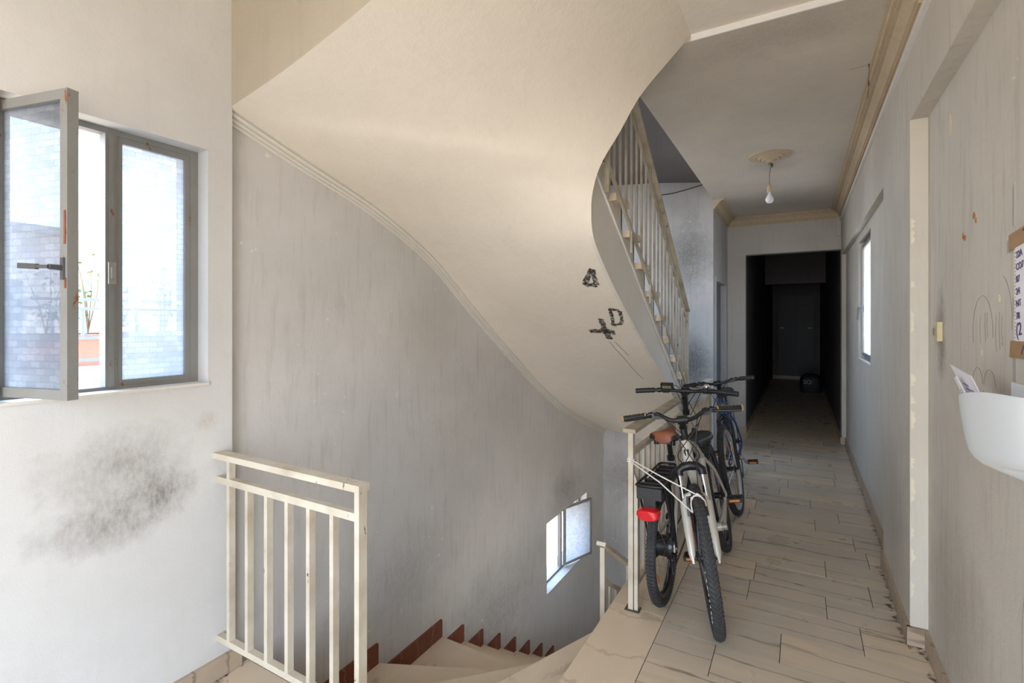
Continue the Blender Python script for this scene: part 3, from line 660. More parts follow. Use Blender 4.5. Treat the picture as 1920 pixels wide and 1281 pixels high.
# cobweb strand by the crown
mb = MB(); mb.tube([(.324,3.31,2.9),(.326,3.31,2.87),(.323,3.31,2.82),(.324,3.31,2.79),(.322,3.31,2.775),(.320,3.31,2.715)],[.004,.0012,.001,.0045,.001,.0015],6); mb.tube([(.24,3.33,2.899),(.324,3.31,2.897),(.37,3.30,2.88)],.0007,5)
tag(mb.build('cobweb', plain('dusty_web', (0.10,0.07,0.06), 0.9)), 'dark dusty cobweb strand hanging near the crown moulding', 'cobweb')
tag(MB().box(.395,.44,7.365,7.4,2.57,2.80).build('junction_box', M['wall_far']), 'grey painted junction box high above the passage opening', 'box')

# ------------------------------------------------------------------ things on the right wall
M['yellowed'] = plain('yellowed_plastic', (0.62,0.53,0.30), 0.45)
sw = thing('light_switch', 'yellowed light switch ringed by dark finger smudges', 'switch', (.51, 2.705, 1.42))
part(sw, MB().box(.493,.51,2.672,2.738,1.420,1.500), 'plate', M['yellowed'])
part(sw, MB().box(.487,.493,2.693,2.717,1.445,1.475), 'rocker', plain('brown_rocker', (0.25,0.19,0.10), 0.4))
M['plastic'] = None
t = NT('milky_plastic'); t.fin((0.86,0.87,0.90), 0.35); t.b.inputs['Subsurface Weight'].default_value = 0.15; M['plastic'] = t.m
pk = thing('wall_pocket', 'white milky plastic jug cut into a letter holder on the wall', 'letter holder', (.51, 1.6, 1.1))
foot = [(.505,2.0),(.455,1.99),(.415,1.945),(.392,1.87),(.380,1.77),(.378,1.62),(.380,1.47),(.388,1.36),(.41,1.28),(.45,1.235),(.505,1.225)]
foot = [tuple(p)[:2] for p in cat([(a,b,0) for a,b in foot], 4)]
def prow(zf, inset, drop): 
    out = []
    for x_, y_ in foot:
        cx_, cy_ = .505, 1.62; k = 1-inset
        out.append((cx_+(x_-cx_)*k, cy_+(y_-cy_)*k, zf(x_, y_)+drop+.13*(1.95-y_)))
    return out
ztop = lambda x_, y_: 1.275+.012*math.sin((y_-1.4)*6)+(.012 if x_ > .45 else 0)
rows = [prow(ztop,0.0,0)]+[prow(lambda a,b:z,ins,0) for z,ins in ((1.24,.02),(1.20,.05),(1.16,.09),(1.135,.13),(1.118,.20),(1.108,.30),(1.104,.5),(1.103,.97))]
inner = [[(x_+.0035*(1 if x_ < .5 else 0), y_*(1-.002)+1.62*.002, z_+.003) for x_, y_, z_ in r] for r in rows[::-1]]
part(pk, MB().grid(rows+inner[:-1]+[[(x_+.003,y_*.998+1.62*.002,z_) for x_,y_,z_ in rows[0]]]), 'pocket_body', M['plastic'], smooth=50)
mb = MB(); mb.box(.5045,.5075,1.23,1.88,1.12,1.335); part(pk, mb, 'back_sheet', M['plastic'])
M['paper'] = plain('white_paper', (0.80,0.79,0.84), 0.7, var=0.04)
M['print'] = plain('blue_print', (0.16,0.20,0.42), 0.7)
def envelope(name, label, X, A, B, Cc, Dd, th=.003, marks=True):
    o = thing(name, label, 'letter', (X, A[0], A[1]), 0, 'letters in the wall pocket')
    P4 = [(X,*A),(X-.004,*B),(X,*Cc),(X+.004,*Dd)]
    part(o, MB().extr(P4, (th,0,0)), 'paper', M['paper'])
    if marks:
        a_, b_, c2 = Vector(P4[0]), Vector(P4[1]), Vector(P4[3]); mb = MB()
        for u, v, lu in ((.30,.25,.22),(.32,.32,.18),(.34,.39,.2),(.55,.3,.2)):
            s_ = a_+(b_-a_)*u+(c2-a_)*v; mb.bar(tuple(s_+Vector((-.0012,0,0))), tuple(s_+(b_-a_)*lu+Vector((-.0012,0,0))), .003, .0005, side=(0,0.3,1))
        part(o, mb, 'printed_lines', M['print'])
    return o
envelope('envelope', 'tall white envelope leaning out of the plastic letter holder', .430, (2.155,1.360), (1.905,1.344), (1.62,1.19), (1.80,1.20))
envelope('envelope', 'shorter printed leaflet in front of the tall envelope', .416, (2.035,1.326), (1.995,1.335), (1.66,1.185), (1.78,1.195))
envelope('envelope', 'white letter barely showing above the pocket rim', .478, (1.72,1.315), (1.55,1.335), (1.55,1.162), (1.72,1.146), marks=False)
# notice with brown tape
M['tape'] = plain('brown_tape', (0.42,0.25,0.11), 0.35, var=0.2)
M['ink'] = plain('purple_ink', (0.10,0.06,0.14), 0.7)
M['ghost'] = plain('grey_tape_ghost', (0.40,0.38,0.34), 0.6)
no = thing('wall_notice', 'handwritten paper notice held by brown tape on the wall', 'notice', (.51, 1.73, 1.42))
part(no, MB().box(.5075,.509,1.55,1.868,1.43,1.72), 'paper', M['paper'])
mb = MB(); zz = 1.445
while zz < 1.70: mb.box(.5068,.5076,1.857,1.862,zz,zz+.005); zz += .010
part(no, mb, 'perforations', M['ghost'])
part(no, MB().extr([(.506,1.905,1.698),(.506,1.905,1.742),(.506,1.55,1.775),(.506,1.55,1.728)],(.0015,0,0)), 'tape', M['tape'])
part(no, MB().extr([(.506,1.90,1.402),(.506,1.892,1.448),(.506,1.55,1.452),(.506,1.55,1.408)],(.0015,0,0)), 'tape', M['tape'])
def text_mesh(txt, size, mat, parent, mtx, name='lettering', ext=0.0006):
    cu = bpy.data.curves.new('t', 'FONT'); cu.body = txt; cu.size = size; cu.extrude = ext
    ob = bpy.data.objects.new('t', cu); C.objects.link(ob)
    dg = bpy.context.evaluated_depsgraph_get(); me = bpy.data.meshes.new_from_object(ob.evaluated_get(dg)); bpy.data.objects.remove(ob)
    me.transform(mtx); me.materials.clear(); me.materials.append(mat); o = bpy.data.objects.new(name, me); C.objects.link(o); o.parent = parent; return o
WM = Matrix(((0,0,-1,0),(-1,0,0,0),(0,1,0,0),(0,0,0,1)))     # text on a wall facing -X
for i, tx in enumerate(('22A', 'CO7', '87', '24', 'NT', '78', '(2')):
    o = text_mesh(tx, .026 if i < 6 else .05, M['ink'], no, Matrix.Translation((.5066,1.850,1.672-.033*i-(.012 if i == 6 else 0))) @ WM @ Matrix.Rotation(.12,4,'Z'))
    o.location = -no.location
mb = MB(); mb.tube([(.5055,1.80,1.74),(.5055,1.775,1.752),(.5055,1.785,1.735),(.5055,1.77,1.73)],.0015,5); mb.tube([(.5055,1.81,1.415),(.5055,1.79,1.44)],.0015,5); part(no, mb, 'marker_stroke', M['ink'])
mb = MB(); mb.extr([(.509,1.93,1.695),(.509,1.93,1.73),(.509,1.87,1.735),(.509,1.87,1.69)],(.001,0,0)); mb.extr([(.509,1.895,1.50),(.509,1.885,1.57),(.509,1.87,1.55),(.509,1.872,1.52)],(.001,0,0))
mb.extr([(.509,1.888,1.765),(.509,1.888,1.87),(.509,1.872,1.885),(.509,1.872,1.765)],(.001,0,0)); mb.extr([(.509,1.885,1.31),(.509,1.885,1.40),(.509,1.86,1.40),(.509,1.86,1.31)],(.001,0,0))
mb.build('tape_residue', M['ghost'], wr, kind='stuff')
# pencil scribbles and flaked spots on the right wall
mb = MB()
def arc(cy, cz, ry, rz, a0, a1, n=18): return [(.5092, cy+ry*math.cos(a0+(a1-a0)*i/n), cz+rz*math.sin(a0+(a1-a0)*i/n)) for i in range(n+1)]
for pl in (arc(2.15,1.47,.10,.115,PI*1.05,-.35), arc(1.99,1.50,.10,.14,PI*.6,PI*1.05), arc(2.2,1.30,.05,.05,PI,0), arc(2.08,1.30,.055,.052,PI,0)):
    mb.tube(pl, .0006, 4)
for y_, za, zb in ((2.12,1.53,1.44),(2.10,1.53,1.45),(2.17,1.52,1.43),(2.02,1.52,1.41),(1.99,1.53,1.42),(1.97,1.52,1.43),(2.25,1.30,1.20),(2.14,1.28,1.18),(2.05,1.28,1.2)):
    mb.tube([(.5092,y_,za),(.5092,y_+.005,(za+zb)/2),(.5092,y_-.004,zb)], .0005, 4)
mb.tube([(.5092,1.80,.98),(.5092,1.78,.9),(.5092,1.82,.7),(.5092,1.815,.5),(.5092,1.83,.2)],.0005,4)
mb.build('pencil_scribble', plain('graphite', (0.24,0.22,0.21), 0.6), wr, kind='stuff')
def blob(mb, X, cy, cz, ry, rz, seed, n=14):
    rr = random.Random(seed); mb.extr([(X, cy+ry*rr.uniform(.55,1)*math.cos(2*PI*i/n), cz+rz*rr.uniform(.55,1)*math.sin(2*PI*i/n)) for i in range(n)], (.0012,0,0))
mb = MB(); blob(mb,.509,2.55,2.27,.02,.055,2); blob(mb,.509,1.995,1.57,.012,.014,5); blob(mb,.509,2.16,1.40,.008,.012,6); mb.build('flaked_patch', plain('bare_cream', (0.74,0.64,0.46),.9), wr, kind='stuff')
mb = MB(); 
for s_, cy, cz, a_, b_ in ((1,2.35,1.80,.035,.02),(3,2.37,1.81,.02,.022),(4,2.24,1.86,.03,.02),(7,2.22,1.84,.018,.02)): blob(mb,.509,cy,cz,a_*.7,b_*.7,s_)
mb.build('rust_fleck', plain('rust_orange', (0.46,0.22,0.09),.9), wr, kind='stuff')
# bag in the passage
bag = thing('dark_bag', 'black bag with pale letters standing in the dark passage', 'bag', (.2, 12.4, 0))
mb = MB(); random.seed(5)
rows = []
for z_, k in ((0,.9),(.05,1),(.2,1.02),(.3,.95),(.36,.8),(.40,.45)):
    rows.append([(.2+.2*k*math.copysign(abs(math.cos(a))**.6,math.cos(a))+random.uniform(-.01,.01), 12.4+.14*k*math.copysign(abs(math.sin(a))**.6,math.sin(a)), z_) for a in [2*PI*i/20 for i in range(20)]])
mb.grid(rows, closed=True); mb.f.append(tuple(len(mb.v)-20+i for i in range(20))); mb.m.append(0)
part(bag, mb, 'body', plain('black_nylon', (0.012,0.013,0.02), .6), smooth=50)
o = text_mesh('SO', .12, plain('pale_print', (0.55,0.55,0.6), .6), bag, Matrix.Translation((.06,12.245,.19)) @ Matrix.Rotation(R_(90),4,'X')); o.location = -bag.location

# ------------------------------------------------------------------ graffiti on the soffit, laid on the plaster itself
vv = []; ff = []; NV = 14
for a, b in zip(ci, co): vv += [a.lerp(b, v/NV) for v in range(NV+1)]
for i in range(len(ci)-1):
    for k in range(NV): ff.append((i*(NV+1)+k, i*(NV+1)+k+1, (i+1)*(NV+1)+k+1, (i+1)*(NV+1)+k))
bvh = BVHTree.FromPolygons(vv, ff)
def on_soffit(x, y):             # plan point -> point just under the plaster
    h = bvh.ray_cast(Vector((x, y, -1.0)), Vector((0,0,1)))
    return h[0]+Vector((0,0,-.003)) if h[0] else None
def smear(mb, pts, wd, seed):
    rr = random.Random(seed)
    for (x0, y0), (x1, y1) in zip(pts, pts[1:]):
        n = 5; 
        L = math.hypot(x1-x0, y1-y0); nx, ny = -(y1-y0)/L, (x1-x0)/L; rows = []
        for i in range(n+1):
            t_ = i/n; x = x0+(x1-x0)*t_; y = y0+(y1-y0)*t_; w_ = wd*(rr.uniform(.5,1.1))
            a = on_soffit(x+nx*w_, y+ny*w_); b = on_soffit(x-nx*w_, y-ny*w_)
            if a and b: rows.append([tuple(a), tuple(b)])
        if len(rows) > 1: mb.grid(rows)
t = NT('soot_black'); p_ = t.pos(); t.fin((0.035,0.03,0.027), .9)
t.l(t.ramp(t.math('ADD', t.noise(t.map(p_, (1,1,1)), 45, 4, .6), t.math('MULTIPLY', t.noise(p_, 220, 2), .3)), .46, .78), t.b.inputs['Alpha']); M['soot'] = t.m
def mark(name, strokes, wd):
    mb = MB()
    for i, s_ in enumerate(strokes): smear(mb, s_, wd, i+3)
    o = mb.build(name, M['soot'], upper, normals=False, label='black soot mark smeared on the soffit'); o.location = -upper.location; return o
mark('soot_mark', [[(-1.033,2.705),(-1.136,2.842),(-1.053,2.837),(-1.033,2.705)]], .020)
mark('soot_mark', [[(-1.053,3.069),(-1.07,3.17),(-1.095,3.273),(-1.03,3.24),(-1.005,3.18),(-.995,3.09),(-1.053,3.069)]], .015)
mark('soot_mark', [[(-1.302,3.363),(-1.21,3.35),(-1.115,3.366)], [(-1.157,3.195),(-1.175,3.32),(-1.185,3.46)]], .032)
mb = MB()
for pl in ([(-1.20,3.5),(-1.19,3.62),(-1.17,3.74),(-1.15,3.95),(-1.12,4.1)], [(-1.16,3.5),(-1.14,3.6),(-1.12,3.7)]): mb.tube([on_soffit(*p_)+Vector((0,0,.002)) for p_ in pl], .002, 4)
mb.build('crack', plain('crack_dark', (0.2,0.16,0.13), .9), upper, label='hairline crack in the soffit').location = -upper.location

# ------------------------------------------------------------------ bicycles
M['tyre'] = plain('tyre_rubber', (0.050,0.050,0.051), .85, var=.4, scale=14, bump=.15)
M['blackmetal'] = plain('black_alloy', (0.02,0.02,0.022), .38, .3)
M['blackplastic'] = plain('black_plastic', (0.017,0.017,0.018), .5)
M['steelw'] = plain('spoke_steel', (0.40,0.40,0.42), .35, .8)
M['chrome'] = plain('chrome', (0.72,0.72,0.74), .15, 1.0, var=.05)
M['greyalloy'] = plain('warm_grey_alloy', (0.42,0.38,0.32), .4, .3)
M['cream'] = plain('pearl_cream_paint', (0.60,0.565,0.50), .28, .1, var=.06)
M['blue'] = plain('deep_blue_paint', (0.03,0.07,0.17), .3, .1)
M['bluebright'] = plain('cyan_anodised', (0.02,0.30,0.62), .35, .3)
M['leather'] = plain('brown_leather', (0.30,0.085,0.028), .5, var=.35, scale=25, bump=.15)
M['redlens'] = plain('red_lens', (0.62,0.012,0.016), .15, var=.1)
M['orange'] = plain('orange_reflector', (0.85,0.24,0.01), .25)
M['tan'] = plain('tan_cork', (0.46,0.29,0.12), .7)
M['redline'] = plain('red_stripe', (0.55,0.05,0.03), .4)
M['lcd'] = plain('lcd_olive', (0.20,0.19,0.11), .2)
M['rimgrey'] = plain('rim_grey', (0.50,0.49,0.47), .4, .3)

def wheel(bike, name, ctr, R, tw, Ms, rim_mat, knob=True, disc=False, hub_r=.018, chev=1, reflector=True, seed=1):
    T = Ms @ Matrix.Translation(ctr)
    def mk(): m = MB(); m.M = T; return m
    rr = R-tw*0.92                              # rim outer radius
    rw = tw*.30
    mb = mk(); rows = []
    for i in range(65):
        a = 2*PI*i/64; ca, sa = math.cos(a), math.sin(a)
        rows.append([(q*ca, h, q*sa) for q, h in ((rr+.006,-rw),(rr+.002,-rw-.002),(rr-.016,-rw*.8),(rr-.022,0),(rr-.016,rw*.8),(rr+.002,rw+.002),(rr+.006,rw))])
    mb.grid(rows, closed=True); wl = mb.build(name, rim_mat, bike, smooth=40)
    mb = mk(); rc = R-tw/2; m_ = 12; rows = []
    for i in range(73):
        a = 2*PI*i/72; ca, sa = math.cos(a), math.sin(a); row = []
        for k in range(m_):
            b = 2*PI*k/m_; row.append(((rc+tw*.5*math.cos(b))*ca, tw*.48*math.sin(b), (rc+tw*.5*math.cos(b))*sa))
        rows.append(row)
    mb.grid(rows, closed=True)
    if knob:                                    # raised chevron tread blocks
        n = 96
        for i in range(n):
            a0 = 2*PI*i/n
            for sgn in (-1, 1):
                P = []
                for lev in (-.001, .0045):
                    for (b, da) in ((.06,.0),(.75,.030),(.75,.030+.034),(.06,.034)):
                        a = a0+chev*da; q = rc+(tw*.5+lev)*math.cos(b); h = sgn*(tw*.48+lev)*math.sin(b); P.append((q*math.cos(a), h, q*math.sin(a)))
                mb.add(P, [(3,2,1,0),(4,5,6,7),(0,1,5,4),(1,2,6,5),(2,3,7,6),(3,0,4,7)])
            for sgn in (-1, 1):
                P = []
                for lev in (-.001, .003):
                    for (b, da) in ((.85,.01),(1.15,.02),(1.15,.045),(.85,.035)):
                        a = a0+chev*da; q = rc+(tw*.5+lev)*math.cos(b); h = sgn*(tw*.48+lev)*math.sin(b); P.append((q*math.cos(a), h, q*math.sin(a)))
                mb.add(P, [(3,2,1,0),(4,5,6,7),(0,1,5,4),(1,2,6,5),(2,3,7,6),(3,0,4,7)])
    mb.build('tyre', M['tyre'], wl, smooth=35)
    mb = mk(); n = 28
    for i in range(n):
        a = 2*PI*i/n; sg = 1 if i % 2 else -1; da = (.55 if (i//2) % 2 else -.55)
        mb.tube([((hub_r+.008)*math.cos(a+da), sg*.028, (hub_r+.008)*math.sin(a+da)), ((rr-.018)*math.cos(a), 0, (rr-.018)*math.sin(a))], .0011, 4, caps=False)
    mb.build('spokes', M['steelw'], wl, kind='stuff')
    mb = mk(); mb.lathe([(.006,-.062),(.009,-.06),(.009,-.04),(hub_r+.012,-.034),(hub_r+.012,-.030),(hub_r,-.024),(hub_r,.024),(hub_r+.012,.030),(hub_r+.012,.034),(.009,.04),(.009,.06),(.006,.062)], 20, axis='y')
    mb.build('hub', M['blackmetal'], wl, smooth=40)
    if disc:
        mb = mk(); mb.lathe([(.05,.038),(.08,.038),(.08,.040),(.05,.040),(.05,.038)], 32, axis='y', caps=False)
        for i in range(6):
            a = 2*PI*i/6; mb.bar((.02*math.cos(a),.039,.02*math.sin(a)),(.055*math.cos(a+.3),.039,.055*math.sin(a+.3)),.002,.008,side=(0,1,0))
        mb.build('brake_disc', M['steelw'], wl)
    if reflector:
        mb = mk(); a = seed*1.3; q = rr*.72; mb.bar((q*math.cos(a)-.03*math.sin(a),.004,q*math.sin(a)+.03*math.cos(a)),(q*math.cos(a)+.03*math.sin(a),.004,q*math.sin(a)-.03*math.cos(a)),.008,.022,side=(0,1,0)); mb.build('reflector', M['orange'], wl)
    return wl

def bicycle(label, R=.345, wb=1.02, tw=.052, mats=None, susp=True, steer=0.0, rack=False, saddle_z=.90, saddle_mat=None, bar_w=.68, rise=.0, stem_h=.0,
            sweep=.03, crank_a=.3, display=False, grips='dark', bell=False, disc=False, rims=None, motor=False, cork=False, no_saddle=False, chev=1, lower=None):
    b = thing('bicycle', label, 'bicycle', (0,0,0), 0, None)
    fm = mats or M['cream']; rims = rims or M['blackmetal']
    Ra = Vector((0,0,R)); Fa = Vector((wb,0,R)); tn = math.tan(R_(20))
    xa = lambda z: wb-.042-(z-R)*tn
    HB = Vector((xa(.745),0,.745)); HT = Vector((xa(.865),0,.865)); ax = (HT-HB).normalized(); BB = Vector((.43,0,.295)); ST = Vector((.275,0,.70))
    side = Vector((0,1,0)); fw = side.cross(ax).normalized()        # forward, square to the steering axis
    Ms = Matrix.Translation(HB) @ Matrix.Rotation(steer, 4, ax) @ Matrix.Translation(-HB)
    I = Matrix()
    # frame
    m = MB()
    m.tube([HT+ax*.005, HB-ax*.005], [.026,.029], 16)
    m.tube([HB+ax*.015, HB*.6+BB*.4+Vector((0,0,-.01)), BB], [.026,.030,.026], 14)
    m.tube([HT-ax*.02, HT*.5+ST*.5+Vector((0,0,.012)), ST-Vector((0,0,.03))], [.024,.021,.018], 14)
    m.tube([BB, ST], [.019,.018], 14)
    m.tube([BB+Vector((0,-.045,0)), BB+Vector((0,.045,0))], .024, 14)
    for sg in (-1, 1):
        m.tube([BB+Vector((-.02,sg*.03,0)), Vector((.27,sg*.045,.31)), Ra+Vector((.01,sg*.062,-.005))], [.014,.012,.010], 10)
        m.tube([ST+Vector((0,sg*.012,-.04)), Vector((.18,sg*.045,.56)), Ra+Vector((.01,sg*.062,.01))], [.010,.010,.008], 10)
        m.bar(Ra+Vector((.03,sg*.062,0)), Ra+Vector((-.02,sg*.062,0)), .007, .04)
    m.tube([Vector((.205,-.045,.59)),Vector((.205,.045,.59))], .008, 8)
    fr = m.build('frame', fm, b, smooth=50)
    # badge on the head tube: a small shield
    hm = (HT+HB)/2; m = MB()
    sh = [(-.016,.022),(.016,.022),(.016,.0),(.0,-.03),(-.016,.0)]
    def onhead(y_, h_, o_): return tuple(hm+ax*h_+fw*(math.sqrt(max(.0285**2-y_*y_,0))+o_)+side*y_)
    for k_, s_ in ((0,1.0),):
        rows = [[onhead(y_*s_, h_, .001) for y_ in (-.016,-.008,0,.008,.016)] for h_ in (.022,.010,0)]+[[onhead(y_*.5, -.016, .001) for y_ in (-.016,-.008,0,.008,.016)], [onhead(y_*.06, -.03, .001) for y_ in (-.016,-.008,0,.008,.016)]]
        m.grid(rows)
    bd = m.build('badge', M['chrome'], fr, normals=False)
    m = MB()
    for sg in (-1, 1): m.grid([[onhead(sg*y_, h_, .0018) for y_ in (.004,.013)] for h_ in (.020,.005)]+[[onhead(sg*.002,-.02,.0018), onhead(sg*.006,-.012,.0018)]])
    m.build('badge_mark', M['blackplastic'], bd, normals=False)
    # fork (turns with the handlebar)
    m = MB(); m.M = Ms; lo = lower or fm
    if susp:
        cz = HB-ax*.018; cy = .058
        m.tube([cz+side*-cy-ax*.028, cz+side*-cy+ax*.0, cz+side*-.035+ax*.016+fw*.006, cz+fw*.012+ax*.022, cz+side*.035+ax*.016+fw*.006, cz+side*cy, cz+side*cy-ax*.028], [.021,.022,.022,.026,.022,.022,.021], 14)
        fk = m.build('fork', M['blackmetal'], b, smooth=50)
        off = Fa-(HB-ax*((HB-Fa).dot(ax))); 
        m = MB(); m.M = Ms
        for sg in (-1, 1): m.tube([cz+side*sg*cy-ax*.02, cz+side*sg*cy-ax*.19], .0145, 14)
        m.build('stanchion', M['chrome'], fk, smooth=50)
        m = MB(); m.M = Ms; L = (HB-Fa).dot(ax)
        for sg in (-1, 1):
            top_ = cz+side*sg*cy-ax*.155; bot = Fa+side*sg*.060+ax*(-.012)
            m.tube([top_, top_-ax*.03, top_.lerp(bot,.55)+fw*.004, bot+ax*.03+Vector((0,0,0)), bot], [.020,.023,.021,.017,.008], 14)
            m.bar(bot+ax*.035-fw*.0, bot-ax*.012, .010, .026, up=fw)
        a1 = cz+side*-cy-ax*.165; a2 = cz+side*cy-ax*.165
        m.tube([a1, a1.lerp(a2,.15)+ax*.035+fw*.022, a1.lerp(a2,.5)+ax*.052+fw*.03, a1.lerp(a2,.85)+ax*.035+fw*.022, a2], [.014,.013,.012,.013,.014], 10)
        lw = m.build('fork_lower', lo, fk, smooth=50)
        m = MB(); m.M = Ms
        for sg in (-1, 1):
            top_ = cz+side*sg*cy-ax*.20; bot = Fa+side*sg*.060+ax*.02
            m.tube([top_+fw*.012-side*sg*.020, top_.lerp(bot,.5)+fw*.01-side*sg*.021, bot.lerp(top_,.2)+fw*.008-side*sg*.017], .0014, 5)
        m.build('pinstripe', M['redline'], fk)
        brz = cz-ax*.18
    else:
        cz = HB-ax*.02; cy = .046
        m.tube([HB, cz], [.020,.024], 12)
        for sg in (-1, 1): m.tube([cz+side*sg*.01, cz+side*sg*cy-ax*.03, cz+side*sg*.050-ax*.12, Fa+side*sg*.055+ax*.12, Fa+side*sg*.055], [.018,.017,.015,.012,.009], 10)
        fk = m.build('fork', lo, b, smooth=50); brz = cz-ax*.10
    # brakes
    m = MB(); m.M = Ms
    for sg in (-1, 1):
        q = brz+fw*.032+side*sg*.045
        m.bar(q-ax*.05, q+ax*.045-side*sg*.006, .012, .012); m.bar(q+ax*.005, q+ax*.005-side*sg*.018, .012, .020)
    m.tube([brz+fw*.032+side*-.045+ax*.045, brz+fw*.032+side*.045+ax*.048], .0018, 5)
    m.build('front_brake', M['blackmetal'], fk)
    # stem, handlebar
    top = HT+ax*(.012+stem_h); clamp = top+ax*.05+fw*.065
    m = MB(); m.M = Ms
    for k_ in range(3): m.tube([HT+ax*(.006+.010*k_), HT+ax*(.014+.010*k_)], .024, 14)
    m.tube([HT+ax*.03, top+ax*.03], .0185, 12); m.tube([top+ax*.022, top+ax*.03+fw*.02, clamp], [.022,.019,.017], 12)
    m.tube([clamp-side*.026, clamp+side*.026], .023, 14)
    for dz in (-.014,.014):
        for sy in (-.016,.016): m.tube([clamp+fw*.02+ax*dz+side*sy, clamp+fw*.027+ax*dz+side*sy], .004, 8)
    m.build('stem', M['blackmetal'], b, smooth=50)
    hw = bar_w/2
    def hb(u):      # point along the handlebar, u in -1..1
        s_ = abs(u); e_ = max(0, min(1, (s_-.13)/.33)); return clamp+side*(u*hw)+ax*(rise*e_*e_*(3-2*e_))-fw*(sweep*s_**1.6)
    m = MB(); m.M = Ms; m.tube([hb(-1+2*i/28) for i in range(29)], [.0155 if abs(-1+2*i/28) < .12 else .0112 for i in range(29)], 12)
    hbo = m.build('handlebar', M['blackmetal'], b, smooth=50)
    for sg in (-1, 1):
        m = MB(); m.M = Ms; n = 10; us = [sg*(.62+.39*i/n) for i in range(n+1)]
        m.tube([hb(u) for u in us], [.0165+.0012*(i % 2) for i in range(n+1)], 14); g = m.build('grip', M['blackplastic'], hbo, smooth=60)
        if cork:
            m = MB(); m.M = Ms
            m.tube([hb(sg*1.005), hb(sg*1.03)], .0185, 14); m.tube([hb(sg*.600), hb(sg*.622)], .0185, 14)
            for i in range(6):
                u = .66+.055*i
                for ph in (0,2.1,4.2):
                    c1 = hb(sg*u)+(ax*math.cos(ph)+fw*math.sin(ph))*.0172; c2 = hb(sg*(u+.045))+(ax*math.cos(ph+.9)+fw*math.sin(ph+.9))*.0172; m.tube([c1, c2], .0018, 5)
            m.build('grip_end', M['tan'], g)
        m = MB(); m.M = Ms; p0 = hb(sg*.52); 
        m.tube([hb(sg*.49), hb(sg*.56)], .017, 12); m.bar(p0-ax*.004, p0+fw*.035-ax*.012, .035, .022, side=side)
        m.tube([p0+fw*.035-ax*.014, p0+fw*.050+side*sg*.03-ax*.02, p0+fw*.052+side*sg*.10-ax*.028, p0+fw*.062+side*sg*.135-ax*.030], [.008,.007,.006,.007], 8)
        m.build('brake_lever', M['blackmetal'], hbo, smooth=50)
        m = MB(); m.M = Ms; p1 = hb(sg*.40)
        m.bar(p1-ax*.012-fw*.0, p1-ax*.020+fw*.03, .045, .020, side=side); m.tube([hb(sg*.37), hb(sg*.44)], .016, 10); m.build('shifter', M['blackplastic'], hbo)
    if display:
        m = MB(); m.M = Ms; p = hb(-.36)+ax*.030
        if display == 'l': p = hb(.36)+ax*.030
        m.bar(p-side*.042-fw*.004, p+side*.042-fw*.004, .045, .028, side=ax); dp = m.build('display', M['blackplastic'], hbo)
        m = MB(); m.M = Ms; q = p-fw*.020; m.bar(q-side*.030+ax*.002, q+side*.030+ax*.002, .003, .020, side=fw); m.build('screen', M['lcd'], dp)
    if bell:
        m = MB(); m.M = Ms; p = hb(-.42)+ax*.03; m.lathe([(.002,.022),(.012,.019),(.018,.010),(.019,0),(.010,-.006)], 16, o=tuple(p)); m.build('bell', M['chrome'], hbo, smooth=50)
    # cables
    m = MB()
    def cable(p, ctrl, q): m.tube([Vector(x) for x in cat([p]+ctrl+[q], 8)], .0026, 6)
    A_ = lambda v: Ms @ Vector(v)
    for sg, drop in ((-1,.0),(1,.02)):
        p = A_(hb(sg*.50)+fw*.02); 
        cable(p, [A_(hb(sg*.30)+fw*.10-ax*.03), A_(HT+fw*.13-ax*(.02+drop)+side*sg*.03)], A_(HB+fw*.06+side*sg*-.03))
        p = A_(hb(sg*.38)+fw*.03)
        cable(p, [A_(hb(sg*.15)+fw*.11-ax*(.06+drop)), A_(HT+fw*.09-ax*.07-side*sg*.05)], A_(HB+side*sg*-.035-fw*.02+ax*.02))
    cable(A_(hb(.45)+fw*.02), [A_(hb(.2)+fw*.13-ax*.05), A_(brz+fw*.10+ax*.10+side*.02)], A_(brz+fw*.04+ax*.05+side*.04))
    m.build('cables', M['blackplastic'], b, smooth=True)
    # wheels
    front = wheel(b, 'front_wheel', tuple(Fa), R, tw, Ms, rims, disc=disc, chev=chev, seed=2)
    rear = wheel(b, 'rear_wheel', tuple(Ra), R, tw, I, rims, disc=disc, hub_r=.055 if motor else .02, chev=-chev, seed=3)
    # drivetrain (right side, -y)
    m = MB()
    for i, (rd, yy) in enumerate(((.048,-.032),(.042,-.036),(.036,-.040),(.030,-.044),(.024,-.048))): m.lathe([(.012,yy-.0012),(rd,yy-.0012),(rd,yy+.0012),(.012,yy+.0012)], 22, axis='y', o=tuple(Ra))
    m.build('cassette', M['steelw'], b)
    m = MB(); m.lathe([(.03,-.052),(.085,-.052),(.085,-.048),(.03,-.048)], 30, axis='y', o=tuple(BB)); m.lathe([(.03,-.060),(.062,-.060),(.062,-.057),(.03,-.057)], 26, axis='y', o=tuple(BB))
    cs = m.build('chainring', M['blackmetal'], b)
    m = MB(); m.torus(.087, .003, (BB.x,-.050,BB.z), 30, 5)
    m.bar((BB.x,-.05,BB.z+.085),(0,-.04,R+.042),.007,.008); m.bar((BB.x,-.05,BB.z-.085),(.03,-.04,R-.15),.007,.008); m.bar((.03,-.04,R-.15),(0.02,-.04,R-.045),.007,.008); m.build('chain', M['handle'], b)
    m = MB(); m.bar((.02,-.046,R-.045),(.035,-.046,R-.16),.010,.022,side=(0,1,0)); m.lathe([(.004,-.05),(.020,-.05),(.020,-.042),(.004,-.042)],14,axis='y',o=(.035,0,R-.155)); m.lathe([(.004,-.05),(.020,-.05),(.020,-.042),(.004,-.042)],14,axis='y',o=(.015,0,R-.075)); m.build('derailleur', M['blackmetal'], b)
